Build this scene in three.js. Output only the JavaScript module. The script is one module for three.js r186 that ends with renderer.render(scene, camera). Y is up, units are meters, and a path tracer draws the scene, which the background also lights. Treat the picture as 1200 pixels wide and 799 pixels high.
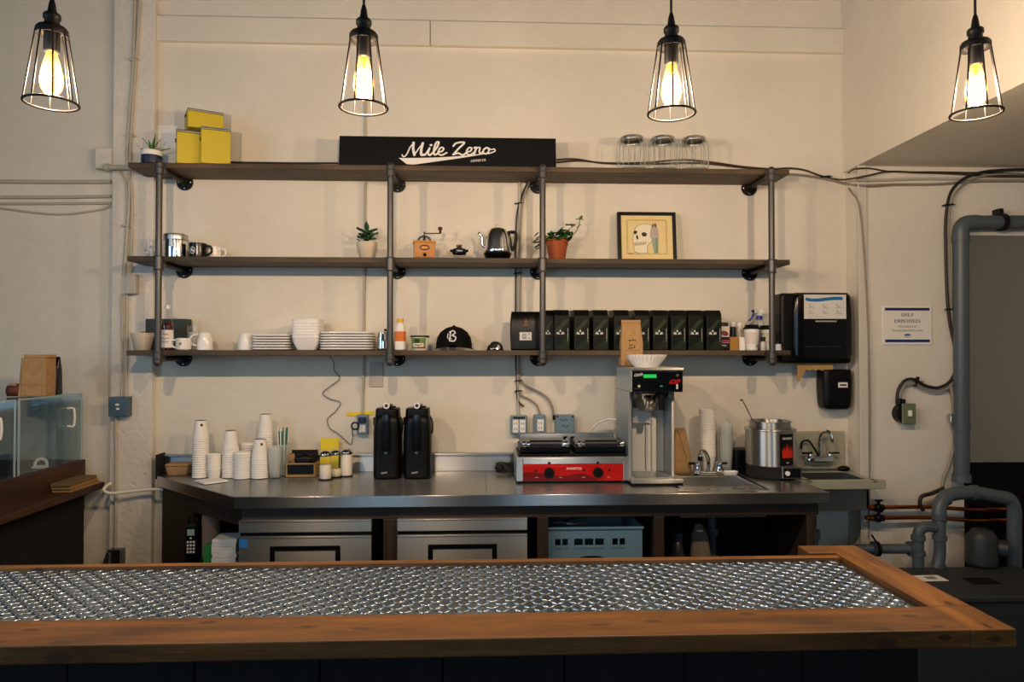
import * as THREE from 'three';
import { RoundedBoxGeometry } from 'three/addons/geometries/RoundedBoxGeometry.js';
import { mergeGeometries } from 'three/addons/utils/BufferGeometryUtils.js';
import { ImprovedNoise } from 'three/addons/math/ImprovedNoise.js';
import { RectAreaLightUniformsLib } from 'three/addons/lights/RectAreaLightUniformsLib.js';

// ---------- camera, sky, lights, exposure ----------
RectAreaLightUniformsLib.init();
const scene = new THREE.Scene();
const F = 830, PITCH = Math.atan(13.5 / F), YAW = Math.atan(35 / F), EYE = new THREE.Vector3(0, 1.59, 4.1);
const camera = new THREE.PerspectiveCamera(2 * Math.atan(399.5 / F) * 180 / Math.PI, 1200 / 799, 0.05, 60);
camera.rotation.order = 'YXZ'; camera.position.copy(EYE); camera.rotation.set(PITCH, -YAW, 0); camera.updateMatrixWorld();
scene.background = new THREE.Color().setRGB(0.62, 0.8, 1.0);
const renderer = new THREE.WebGLRenderer({ antialias: true });
renderer.toneMapping = THREE.LinearToneMapping;
renderer.toneMappingExposure = 0.55;
renderer.shadowMap.enabled = true;
const BULB_POWER = 6.2, BULB_COLOR = new THREE.Color().setRGB(1, 0.715, 0.46);
function daylight(w, h, pos, to, power) {
  const l = new THREE.RectAreaLight(new THREE.Color().setRGB(0.5, 0.76, 1.0), power, w, h);
  l.position.set(...pos); l.lookAt(...to); scene.add(l);
}
daylight(3.4, 2.3, [-4.13, 2.25, 4.4], [0, 2.25, 4.4], 4.2);      // side window
daylight(1.1, 1.7, [-1.4, 2.05, 7.63], [-1.4, 2.05, 0], 7);      // street window behind the camera
daylight(1.1, 1.7, [1.0, 2.05, 7.63], [1.0, 2.05, 0], 7);

// ---------- helpers ----------
let seed = 7;
const rnd = (a = 0, b = 1) => { seed = (seed * 1664525 + 1013904223) >>> 0; return a + (b - a) * seed / 4294967296; };
const V = (x, y, z) => new THREE.Vector3(x, y, z);
const eul = new THREE.Quaternion().setFromEuler(camera.rotation);
// the point of the place that lies on the plane z, read off the photograph (1200 x 799)
function at(px, py, z) { const d = V((px - 600) / F, -(py - 399.5) / F, -1).applyQuaternion(eul); return d.multiplyScalar((z - EYE.z) / d.z).add(EYE); }
const X = (px, z, py = 413) => at(px, py, z).x, Y = (py, z, px = 565) => at(px, py, z).y;
const used = {};
function numbered(n) { const k = used[n] = (used[n] ?? -1) + 1; return k ? n + '_' + String(k).padStart(3, '0') : n; }
function tag(o, label, category, group) { o.userData.label = label; o.userData.category = category; if (group) o.userData.group = group; return o; }
function thing(name, label, category, pos = [0, 0, 0], turn = 0, group) {
  const o = new THREE.Group(); o.name = numbered(name); o.position.set(...pos); o.rotation.y = turn; scene.add(o); return tag(o, label, category, group);
}
const shade = (o) => { o.castShadow = o.receiveShadow = true; return o; };
const clean = (g) => { g = g.index ? g.toNonIndexed() : g; for (const k of Object.keys(g.attributes)) if (!['position', 'normal', 'uv'].includes(k)) g.deleteAttribute(k); if (!g.attributes.uv) g.setAttribute('uv', new THREE.BufferAttribute(new Float32Array(g.attributes.position.count * 2), 2)); return g; };
function part(parent, name, gs, m) { gs = [].concat(gs); const o = shade(new THREE.Mesh(gs.length > 1 ? mergeGeometries(gs.map(clean)) : gs[0], m)); o.name = name; parent.add(o); return o; }
function solo(name, label, category, gs, m, group) { const o = part(scene, numbered(name), gs, m); return tag(o, label, category, group); }
function struct(name, gs, m, parent = scene) { const o = part(parent, parent === scene ? numbered(name) : name, gs, m); if (parent === scene) o.userData.kind = 'structure'; return o; }
function copy(o, pos, turn, label) { const c = o.clone(); c.name = numbered(o.name.replace(/_\d\d\d$/, '')); c.userData = { ...o.userData }; if (label) c.userData.label = label; c.position.set(...pos); if (turn !== undefined) c.rotation.y = turn; scene.add(c); return c; }
function uvBox(g, grain = 'x', off = 0) {           // uv in metres, u along the grain
  g = clean(g); const p = g.attributes.position, n = g.attributes.normal, uv = g.attributes.uv;
  for (let i = 0; i < p.count; i++) {
    const q = { x: p.getX(i), y: p.getY(i), z: p.getZ(i) }, a = { x: Math.abs(n.getX(i)), y: Math.abs(n.getY(i)), z: Math.abs(n.getZ(i)) };
    const drop = a.x > a.y && a.x > a.z ? 'x' : a.y > a.z ? 'y' : 'z', rest = ['x', 'y', 'z'].filter((k) => k !== drop);
    const u = rest.includes(grain) ? grain : rest[0], v = rest.find((k) => k !== u);
    uv.setXY(i, q[u] + off, q[v] + off * 1.7 + (drop === 'z' ? 0.37 : drop === 'x' ? 0.71 : 0));
  }
  return g;
}
function bx(x0, x1, y0, y1, z0, z1, r = 0, grain) {
  const w = Math.abs(x1 - x0), h = Math.abs(y1 - y0), d = Math.abs(z1 - z0);
  let g = r ? new RoundedBoxGeometry(w, h, d, 2, Math.min(r, w / 2.01, h / 2.01, d / 2.01)) : new THREE.BoxGeometry(w, h, d);
  g.translate((x0 + x1) / 2, (y0 + y1) / 2, (z0 + z1) / 2);
  return uvBox(g, grain);
}
function cyl(r0, r1, y0, y1, x = 0, z = 0, n = 24, open = false) { const g = new THREE.CylinderGeometry(r1, r0, y1 - y0, n, 1, open); return g.translate(x, (y0 + y1) / 2, z); }
function cylAt(a, b, r, n = 16) {                   // a round bar from a to b
  const A = V(...a), B = V(...b), g = new THREE.CylinderGeometry(r, r, A.distanceTo(B), n);
  return g.applyQuaternion(new THREE.Quaternion().setFromUnitVectors(V(0, 1, 0), B.clone().sub(A).normalize())).translate(...A.add(B).multiplyScalar(0.5).toArray());
}
const lathe = (pts, n = 32) => new THREE.LatheGeometry(pts.map(([r, y]) => new THREE.Vector2(Math.max(r, 0.0001), y)), n);
function tube(pts, r, seg = 0, sides = 10, closed = false) { const c = new THREE.CatmullRomCurve3(pts.map((p) => p.isVector3 ? p : V(...p)), closed, 'centripetal'); return new THREE.TubeGeometry(c, seg || pts.length * 7, r, sides, closed); }
const run = (pxs, z, r, sides = 10) => tube(pxs.map(([x, y, dz = 0]) => at(x, y, z + dz)), r, 0, sides);   // a cable or pipe along a wall
function loft(prof, w, d, e = 4, n = 40) {          // rounded-rectangle rings stacked: prof = [[scaleW, scaleD, y], ...]
  const pos = [], idx = [], uv = [];
  prof.forEach(([a, b, y], k) => { for (let i = 0; i <= n; i++) { const t = i / n * Math.PI * 2, c = Math.cos(t), s = Math.sin(t); pos.push(Math.sign(c) * Math.abs(c) ** (2 / e) * w / 2 * a, y, Math.sign(s) * Math.abs(s) ** (2 / e) * d / 2 * b); uv.push(i / n, k / prof.length); } });
  for (let k = 0; k < prof.length - 1; k++) for (let i = 0; i < n; i++) { const a = k * (n + 1) + i, b = a + n + 1; idx.push(a, b, a + 1, b, b + 1, a + 1); }
  const g = new THREE.BufferGeometry(); g.setAttribute('position', new THREE.Float32BufferAttribute(pos, 3)); g.setAttribute('uv', new THREE.Float32BufferAttribute(uv, 2)); g.setIndex(idx); g.computeVertexNormals(); return g;
}
function ext(pts, depth, bevel = 0) { const s = new THREE.Shape(pts.map((p) => new THREE.Vector2(...p))); return new THREE.ExtrudeGeometry(s, { depth, bevelEnabled: bevel > 0, bevelSize: bevel, bevelThickness: bevel, bevelSegments: 2 }); }
const sph = (r, x, y, z, sx = 1, sy = 1, sz = 1, n = 20) => new THREE.SphereGeometry(r, n, Math.ceil(n * 0.6)).scale(sx, sy, sz).translate(x, y, z);
const torus = (R, r, x, y, z, flat = true, n = 28) => { const g = new THREE.TorusGeometry(R, r, 8, n); if (flat) g.rotateX(Math.PI / 2); return g.translate(x, y, z); };

// ---------- textures and materials ----------
const noise = new ImprovedNoise();
const fbm = (x, y, z, o = 4) => { let s = 0, a = 0.5; for (let i = 0; i < o; i++) { s += a * noise.noise(x, y, z); x *= 2.03; y *= 2.03; a *= 0.5; } return s; };
function dataTex(w, h, f, srgb, rep) {
  const d = new Uint8Array(w * h * 4);
  for (let y = 0; y < h; y++) for (let x = 0; x < w; x++) { const c = f(x / w, y / h), i = (y * w + x) * 4; d[i] = c[0]; d[i + 1] = c[1] ?? c[0]; d[i + 2] = c[2] ?? c[0]; d[i + 3] = 255; }
  const t = new THREE.DataTexture(d, w, h); t.magFilter = THREE.LinearFilter; t.wrapS = t.wrapT = THREE.MirroredRepeatWrapping; if (srgb) t.colorSpace = THREE.SRGBColorSpace; if (rep) t.repeat.set(...rep); t.needsUpdate = true; return t;
}
function wood(a, b, { knots = 0, w = 1024, h = 256, rep = [0.55, 2.2], ring = 9, seedz = 1 } = {}) {
  const ks = []; for (let i = 0; i < knots; i++) ks.push([rnd(), rnd(), rnd(0.012, 0.03)]);
  return dataTex(w, h, (u, v) => {
    let bend = 0, k = 0;
    for (const [x, y, r] of ks) { const d = Math.hypot((u - x) * 0.7, (v - y) * 0.45); bend += Math.exp(-d * d / (r * r * 0.5)) * 0.22; k = Math.max(k, 1 - d / (r * (0.6 + 0.4 * fbm(u * 40, v * 20, 5, 2)))); }
    const g = fbm(u * 3, v * ring + bend * 3, seedz), fine = fbm(u * 14, v * 120, seedz + 4, 3), t = Math.min(1, Math.max(0, 0.5 + g * 1.1 + fine * 0.55 - Math.max(0, k) * 0.8));
    return [0, 1, 2].map((c) => a[c] + (b[c] - a[c]) * t);
  }, true, rep);
}
const M = {};
const std = (hex, roughness = 0.6, metalness = 0, o = {}) => new THREE.MeshStandardMaterial({ color: hex, roughness, metalness, ...o });
const phys = (hex, roughness, o) => new THREE.MeshPhysicalMaterial({ color: hex, roughness, ...o });
const plasterBump = dataTex(512, 512, (u, v) => [128 + 90 * fbm(u * 14, v * 14, 3, 5) + 50 * fbm(u * 60, v * 60, 9, 2)], false, [0.8, 0.8]);
const blockBump = dataTex(512, 512, (u, v) => { const p = fbm(u * 30, v * 30, 8, 4), pit = Math.max(0, fbm(u * 16, v * 16, 21, 2) - 0.28) * 900; return [140 + 110 * p - pit]; }, false, [1.1, 1.1]);
const paintMap = dataTex(512, 512, (u, v) => { const t = fbm(u * 5, v * 5, 5, 5) * 12 + fbm(u * 40, v * 40, 2, 2) * 5; return [224 + t, 216 + t, 200 + t]; }, true, [0.35, 0.35]);
const paintMap2 = dataTex(512, 512, (u, v) => { const t = fbm(u * 5, v * 5, 15, 5) * 16 + fbm(u * 50, v * 50, 2, 2) * 9, pit = Math.max(0, fbm(u * 34, v * 34, 31, 2) - 0.36) * 500; return [222 + t - pit, 214 + t - pit, 200 + t - pit]; }, true, [0.9, 0.9]);
const brush = dataTex(512, 256, (u, v) => [128 + 60 * fbm(u * 2, v * 220, 4, 2)], false, [1, 3]);
const smudge = dataTex(256, 256, (u, v) => [150 + 110 * fbm(u * 6, v * 6, 12, 4)], false, [0.8, 0.8]);
M.wall = std(0xffffff, 0.75, 0, { map: paintMap, bumpMap: plasterBump, bumpScale: 0.003 });
M.block = std(0xffffff, 0.7, 0, { map: paintMap2, bumpMap: blockBump, bumpScale: 0.006 });
M.wallplain = std(0xcfc8b8, 0.8);
M.ceiling = std(0x3a3836, 0.9);
M.floor = std(0x1c1a18, 0.5, 0, { bumpMap: plasterBump, bumpScale: 0.001 });
M.darkwall = std(0x4a4743, 0.85);
M.conduitPaint = std(0xb9b2a3, 0.55);
M.shelfWood = std(0xffffff, 0.6, 0, { map: wood([42, 32, 21], [104, 82, 54], { ring: 7, seedz: 2 }) });
M.cabWood = std(0xffffff, 0.55, 0, { map: wood([30, 21, 13], [68, 48, 30], { ring: 8, seedz: 6 }) });
M.barWood = std(0xffffff, 0.42, 0, { map: wood([64, 38, 13], [148, 97, 38], { knots: 22, ring: 5, seedz: 11 }), bumpMap: brush, bumpScale: 0.0006 });
M.ledgeWood = std(0xffffff, 0.5, 0, { map: wood([40, 22, 12], [80, 47, 26], { ring: 6, seedz: 14 }) });
M.blackWood = std(0xffffff, 0.9, 0, { map: wood([8, 7, 6], [20, 15, 12], { ring: 8, seedz: 19 }) });
M.iron = std(0x5a5856, 0.42, 0.75);
M.ironDark = std(0x1d1b1a, 0.5, 0.6);
const brushed = (hex, r, an = 0.93) => new THREE.MeshPhysicalMaterial({ color: hex, roughness: r, metalness: 1, anisotropy: an, anisotropyRotation: Math.PI / 2 });
M.steel = brushed(0xc4c4c2, 0.34);
M.steelSoft = brushed(0xbebeb9, 0.4);
M.steelDark = brushed(0x90969c, 0.38);
M.worktop = brushed(0xb8b9b8, 0.27, 0.93);
M.chrome = std(0xdcdcdc, 0.07, 1); M.chromeSoft = std(0xdedede, 0.17, 1);
M.plate = std(0x93a3b4, 0.2, 1);
M.black = phys(0x050506, 0.42, { specularIntensity: 0.5 });
M.blackGloss = phys(0x060607, 0.2, { specularIntensity: 0.8 });
M.blackMatte = phys(0x060606, 0.9, { specularIntensity: 0.4 });
M.white = std(0xeeeae4, 0.5);
M.ceramic = std(0xf1eeea, 0.18);
M.paperCup = std(0xf1ece3, 0.7);
M.paper = std(0xf2efe9, 0.85);
M.kraft = std(0xffffff, 0.85, 0, { map: dataTex(256, 256, (u, v) => { const t = fbm(u * 60, v * 20, 2, 3) * 26; return [176 + t, 138 + t, 92 + t]; }, true) });
M.cardboard = std(0x9a7444, 0.85);
M.glass = phys(0xffffff, 0.03, { transmission: 1, thickness: 0, ior: 1.45 });
M.moulded = phys(0xc9cfc6, 0.15, { transmission: 0.55, thickness: 0, ior: 1.5 });
M.acrylic = phys(0xeef4f6, 0.04, { transmission: 1, thickness: 0, ior: 1.5 });
M.acrylicEdge = phys(0xcfe0e6, 0.25, { transmission: 0.5, thickness: 0 });
M.plasticClear = phys(0xf4f6f4, 0.22, { transmission: 0.75, thickness: 0, ior: 1.4 });
M.terracotta = std(0xa4512a, 0.8);
M.pot = std(0xd3c4ae, 0.75);
M.soil = std(0x2b1d13, 0.95);
M.leaf = std(0x2f6a2c, 0.5); M.leaf2 = std(0x4a7f3a, 0.55); M.leafDark = std(0x1f4a24, 0.55); M.leafPale = std(0x76954a, 0.55);
M.cableBlack = std(0x1d1a18, 0.5); M.cableGrey = std(0x8d8578, 0.5); M.cableWhite = std(0xe4dfd4, 0.5); M.cableBrown = std(0x3b2a20, 0.6);
M.boxBlue = std(0x4f6673, 0.45, 0.3); M.boxGrey = std(0x7d8f96, 0.4, 0.5); M.boxGreen = std(0x6f7d5c, 0.5, 0.2);
M.pvc = std(0x4c555b, 0.42); M.pvcDark = std(0x2a2f31, 0.5);
M.satin = std(0xb9b59e, 0.42, 0.35);
M.copper = std(0xb0602c, 0.28, 1);
M.yellow = std(0xc9b224, 0.45, 0.05); M.yellowPaper = std(0xe8cf2e, 0.75);
M.tin = std(0xb8b8b4, 0.3, 1);
M.red = std(0xb3150e, 0.3);
M.navy = std(0x18243f, 0.4);
M.blueCrate = std(0x66889b, 0.45);

function canvasMat(w, h, draw, roughness = 0.6, o = {}) {
  const c = document.createElement('canvas'); c.width = w; c.height = h; const g = c.getContext('2d'); draw(g, w, h);
  const t = new THREE.CanvasTexture(c); t.colorSpace = THREE.SRGBColorSpace; return phys(0xffffff, roughness, { map: t, specularIntensity: 0.5, ...o });
}
const fill = (g, col, x, y, w, h) => { g.fillStyle = col; g.fillRect(x, y, w, h); };
function blocks(g, col, x, y, w, h, n, r = 3) { g.fillStyle = col; let s = r; for (let i = 0; i < n; i++) { s = (s * 37 + 11) % 101; const bw = w / n; if (s % 7) g.fillRect(x + i * bw, y + (s % 3) * h * 0.12, bw * (0.55 + (s % 4) * 0.08), h * (0.7 + (s % 3) * 0.1)); } }
const face = (x0, x1, y0, y1, z) => new THREE.PlaneGeometry(Math.abs(x1 - x0), Math.abs(y1 - y0)).translate((x0 + x1) / 2, (y0 + y1) / 2, z);

// ---------- the room ----------
const RX = 2.155, RZ = 0.165, HC = 4.5;
struct('floor', bx(-4.4, 4.8, -0.2, 0, -0.3, 7.9), M.floor);
struct('ceiling', bx(-4.4, 4.8, HC, HC + 0.2, -0.3, 7.9), M.ceiling);
struct('wall_back', bx(-4.4, 4.8, 0, HC, -0.2, 0), M.wall);
struct('wall_back_right', bx(RX, 4.6, 0, 2.655, 0, RZ, 0.006), M.wall);
struct('bulkhead', bx(2.135, 4.6, 2.655, HC, 0, 6.4), M.wall);
struct('wall_right', bx(4.6, 4.8, 0, HC, 0, 7.7), M.wallplain);
// side wall with a window, street wall with two windows
function holed(name, mk, u0, u1, holes, win) {
  let k = u0; const gs = [];
  for (const [a, b, y0, y1] of holes) { gs.push(mk(k, a, 0, HC), mk(a, b, 0, y0), mk(a, b, y1, HC)); k = b; }
  gs.push(mk(k, u1, 0, HC)); struct(name, gs, M.darkwall);
  holes.forEach(([a, b, y0, y1]) => {
    const w = new THREE.Group(); w.name = 'window_' + (++used.win || (used.win = 1)); w.userData.kind = 'structure'; scene.add(w);
    part(w, 'window_frame', [win(a, a + 0.06, y0, y1, 0.07), win(b - 0.06, b, y0, y1, 0.07), win(a + 0.06, b - 0.06, y0, y0 + 0.06, 0.07), win(a + 0.06, b - 0.06, y1 - 0.06, y1, 0.07), win((a + b) / 2 - 0.02, (a + b) / 2 + 0.02, y0 + 0.06, y1 - 0.06, 0.05)], M.ironDark);
    part(w, 'pane', win(a + 0.06, (a + b) / 2 - 0.02, y0 + 0.06, y1 - 0.06, 0.006), M.glass);
    part(w, 'pane', win((a + b) / 2 + 0.02, b - 0.06, y0 + 0.06, y1 - 0.06, 0.006), M.glass);
  });
}
holed('wall_left', (a, b, y0, y1) => bx(-4.4, -4.2, y0, y1, a, b), 0, 7.7, [[2.7, 6.1, 1.1, 3.4]], (a, b, y0, y1, t) => bx(-4.3 - t, -4.3 + t, y0, y1, a, b));
holed('wall_front', (a, b, y0, y1) => bx(a, b, y0, y1, 7.7, 7.9), -4.2, 4.6, [[-1.95, -0.85, 1.2, 2.9], [0.45, 1.55, 1.2, 2.9]], (a, b, y0, y1, t) => bx(a, b, y0, y1, 7.8 - t, 7.8 + t));
// pilaster, its timber stub and the fascia boards
struct('pilaster', bx(-2.075, -1.845, 0, HC, 0, 0.05, 0.006), M.block);
struct('trim_1', [bx(-2.165, -2.075, 2.62, 2.735, 0, 0.06, 0.004)], M.block);
const fas = new THREE.Group(); fas.name = 'trim_2'; fas.userData.kind = 'structure'; scene.add(fas);
struct('board', bx(-1.845, -0.302, 3.36, 3.502, 0, 0.035, 0.003), M.wall, fas);
struct('board', bx(-0.298, 2.135, 3.36, 3.502, 0, 0.035, 0.003), M.wall, fas);
struct('trim_3', bx(2.135, 2.185, 0, 2.655, RZ, RZ + 0.012, 0.004), M.wallplain);

// ---------- back counter ----------
const CT = 0.91, CF = 0.7, cL = -1.165, cR = 1.69, cBL = -1.79;
{
  const t = thing('steel_worktop', 'long stainless steel worktop with splash back and sunk basin', 'worktop', [0, 0, 0]), u = thing('wooden_cabinet', 'dark brown wooden counter base with open bays and angled end', 'counter', [0, 0, 0]);
  const hx0 = 0.99, hx1 = 1.4, hz0 = 0.24, hz1 = 0.62;                      // the sink cut-out
  const s = new THREE.Shape([[cBL, -0.015], [cR, -0.015], [cR, -CF], [cL, -CF], [cBL, -0.1]].map((p) => new THREE.Vector2(...p)));
  s.holes.push(new THREE.Path([[hx0, -hz0], [hx0, -hz1], [hx1, -hz1], [hx1, -hz0]].map((p) => new THREE.Vector2(...p))));
  const g = new THREE.ExtrudeGeometry(s, { depth: 0.05, bevelEnabled: true, bevelSize: 0.003, bevelThickness: 0.003, bevelSegments: 2 }).rotateX(-Math.PI / 2).translate(0, CT - 0.053, 0);
  part(t, 'worktop', uvBox(g), M.worktop);
  part(t, 'backsplash', [bx(cBL, 0.75, CT, CT + 0.105, 0.003, 0.02, 0.004), bx(cBL, 0.75, CT + 0.095, CT + 0.105, 0.003, 0.04, 0.003)], M.steel);
  part(t, 'seam_cover', bx(0.018, 0.022, CT, CT + 0.0015, 0.03, CF - 0.01), M.steelDark);
  part(t, 'back_corner_panel', bx(cBL - 0.012, cBL, CT - 0.02, CT + 0.115, 0.003, 0.1, 0.002), M.blackWood);
  const wd = (n, x0, x1, y0, y1, z0, z1, gr) => part(u, n, bx(x0, x1, y0, y1, z0, z1, 0.003, gr), M.cabWood);
  wd('top_rail', cL + 0.02, cR - 0.03, 0.79, 0.854, 0.62, 0.66, 'x');
  for (const [a, b] of [[cL + 0.02, cL + 0.055], [-0.475, -0.362], [0.268, 0.322], [0.84, 0.89], [1.6, 1.64]]) wd('post', a, b, 0, 0.79, 0.62, 0.66, 'y');
  for (const a of [cL + 0.02, -0.44, 0.28, 0.85, 1.605]) wd('divider', a, a + 0.03, 0.1, 0.85, 0.04, 0.62, 'y');
  wd('bay_shelf', 0.31, 0.85, 0.405, 0.425, 0.04, 0.618, 'x');
  wd('floor_board', cL + 0.02, cR - 0.06, 0.08, 0.1, 0.04, 0.62, 'x');
  part(u, 'back_panel', bx(cBL + 0.03, cR - 0.05, 0, 0.85, 0.02, 0.038), M.blackWood);
  // the angled end
  const diag = (n, f0, f1, y0, y1, th, m) => { const a = V(cBL + 0.03, 0, 0.11), b = V(cL + 0.02, 0, CF - 0.05), L = a.distanceTo(b), ang = Math.atan2(-(b.z - a.z), b.x - a.x), gg = bx(f0 * L, f1 * L, y0, y1, -th, 0, 0.002, 'y').rotateY(ang).translate(a.x, 0, a.z); part(u, n, gg, m); };
  diag('end_rail', 0, 1, 0.76, 0.854, 0.04, M.cabWood);
  diag('end_panel', 0, 0.42, 0, 0.76, 0.03, M.cabWood);
  diag('end_shelf_edge', 0.42, 1, 0.5, 0.53, 0.05, M.cabWood);
  part(u, 'end_shelf', uvBox(ext([[cBL + 0.05, -0.05], [cL + 0.02, -0.05], [cL + 0.02, -0.6], [cBL + 0.09, -0.12]], 0.02).rotateX(-Math.PI / 2).translate(0, 0.51, 0)), M.cabWood);
  // sunk basin
  const b = part(t, 'basin', [bx(hx0 - 0.01, hx0, 0.785, CT - 0.003, hz0, hz1), bx(hx1, hx1 + 0.01, 0.785, CT - 0.003, hz0, hz1), bx(hx0 - 0.01, hx1 + 0.01, 0.785, CT - 0.003, hz0 - 0.01, hz0), bx(hx0 - 0.01, hx1 + 0.01, 0.785, CT - 0.003, hz1, hz1 + 0.01), bx(hx0 - 0.01, hx1 + 0.01, 0.775, 0.785, hz0 - 0.01, hz1 + 0.01)], M.steelSoft);
  part(t, 'basin_rim', [bx(hx0 - 0.02, hx1 + 0.02, CT, CT + 0.004, hz0 - 0.02, hz0, 0.001), bx(hx0 - 0.02, hx1 + 0.02, CT, CT + 0.004, hz1, hz1 + 0.02, 0.001), bx(hx0 - 0.02, hx0, CT, CT + 0.004, hz0, hz1, 0.001), bx(hx1, hx1 + 0.02, CT, CT + 0.004, hz0, hz1, 0.001)], M.chrome);
  const dn = thing('sink_drain', 'grey drain pipe dropping under the sunk basin', 'pipe', [0, 0, 0]); part(dn, 'pipe', [cyl(0.022, 0.022, 0.1, 0.775, 1.2, 0.43), ], M.pvc); for (const y of [0.64, 0.5]) part(dn, 'nut', cyl(0.034, 0.034, y, y + 0.035, 1.2, 0.43, 12), M.pvc);
}

// ---------- bar in front ----------
const BT = 0.91, bN = 2.4, bFz = 1.74, bR = 1.315;
{
  const t = thing('bar_counter', 'front bar with tread-plate top framed in knotty orange-brown boards', 'bar counter', [0, 0, 0]);
  const L = -3.3;
  part(t, 'near_board', bx(L, 1.2, BT - 0.045, BT, bN - 0.163, bN, 0.004, 'x'), M.barWood);
  part(t, 'near_board', bx(1.2, bR, BT - 0.045, BT, bN - 0.163, bN, 0.004, 'z'), M.barWood);
  part(t, 'end_board', bx(1.2, bR, BT - 0.045, BT, 1.64, bN - 0.164, 0.004, 'z'), M.barWood);
  part(t, 'corner_board', bx(1.11, 1.199, BT - 0.045, BT + 0.001, 1.64, 1.73, 0.004, 'x'), M.barWood);
  part(t, 'far_board', bx(L, 1.199, BT - 0.045, BT - 0.004, bFz, bFz + 0.03, 0.003, 'x'), M.barWood);
  part(t, 'tread_plate', bx(L, 1.2, BT - 0.03, BT - 0.016, bFz + 0.03, bN - 0.163), M.plate);
  const g = 0.0262, lug = new THREE.SphereGeometry(1, 10, 6, 0, Math.PI * 2, 0, Math.PI / 2).scale(0.0178, 0.0036, 0.0048);
  const nx = Math.floor((1.2 - L) / g), nz = Math.floor((bN - 0.163 - bFz - 0.03) / g);
  const im = new THREE.InstancedMesh(lug, M.plate, nx * nz), q = new THREE.Matrix4(); let k = 0;
  for (let i = 0; i < nx; i++) for (let j = 0; j < nz; j++) im.setMatrixAt(k++, q.makeRotationY((i + j) % 2 ? 0.785 : -0.785).setPosition(L + (i + 0.5) * g, BT - 0.016, bFz + 0.03 + (j + 0.5) * g));
  im.name = 'raised_lugs'; im.userData.kind = 'stuff'; shade(im); t.add(im);
  for (let i = 0; i < 14; i++) { const a = L + i * 0.32; part(t, 'front_plank', bx(a, a + 0.316, 0, BT - 0.045, bN - 0.2, bN - 0.175, 0.003, 'y'), M.blackWood); }
  part(t, 'end_panel', bx(1.17, 1.19, 0, BT - 0.045, 1.76, bN - 0.2, 0, 'y'), M.blackWood);
  part(t, 'back_panel', bx(L, 1.17, 0, BT - 0.045, 1.76, 1.78, 0, 'y'), M.blackWood);
}

// ---------- pipe shelf ----------
const SH = [2.603, 2.103, 1.602], PZ = 0.325, BTH = 0.028, UP = [[185], [457], [636], [905]].map(([p]) => X(p, PZ));
SH.forEach((y, k) => solo('shelf_plank', ['dark wooden plank at the top of the pipe brackets', 'dark wooden plank halfway up the pipe brackets', 'dark wooden plank at the foot of the pipe brackets'][k], 'shelf', uvBox(bx(-1.885, 1.7, y - BTH, y, 0.012, 0.262, 0.003, 'x'), 'x', k * 0.9), M.shelfWood, 'wooden shelf planks'));
UP.forEach((px, n) => {
  const R = 0.0165, t = thing('pipe_bracket', ['iron pipe bracket at the plank ends beside the pilaster', 'iron pipe bracket beside the coffee mill', 'iron pipe bracket beside the terracotta pot', 'iron pipe bracket at the plank ends beside the towel dispenser'][n], 'bracket', [px, 0, 0], 0, 'iron pipe shelf brackets'), x = 0;
  part(t, 'upright_pipe', [cylAt([x, SH[2] - BTH - R, PZ], [x, SH[0] - BTH - R, PZ], R)], M.iron);
  SH.forEach((y, k) => {
    const ya = y - BTH - R;
    part(t, 'arm_pipe', cylAt([x, ya, 0.02], [x, ya, PZ], R - 0.0015), M.ironDark);
    part(t, 'tee_fitting', [cylAt([x, ya - (k === 2 ? 0.02 : 0.036), PZ], [x, ya + (k === 0 ? 0.022 : 0.036), PZ], R + 0.006), sph(R + 0.006, x, k === 2 ? ya - 0.018 : k === 0 ? ya + 0.02 : ya, PZ), cylAt([x, ya, PZ - 0.045], [x, ya, PZ], R + 0.005), torus(R + 0.007, 0.003, x, ya - (k === 2 ? 0 : 0.034), PZ), torus(R + 0.007, 0.003, x, ya + (k ? 0.034 : 0), PZ)], M.iron);
    const fl = part(t, 'wall_flange', [cylAt([x, ya, 0.001], [x, ya, 0.011], 0.046, 28), cylAt([x, ya, 0.01], [x, ya, 0.035], R + 0.008)], M.ironDark);
    for (let i = 0; i < 4; i++) { const a = Math.PI / 2 * i - Math.PI / 2; part(fl, 'screw', sph(0.0055, x + Math.cos(a) * 0.034, ya + Math.sin(a) * 0.034, 0.0115, 1, 1, 0.5, 8), M.chrome); }
  });
});

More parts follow.
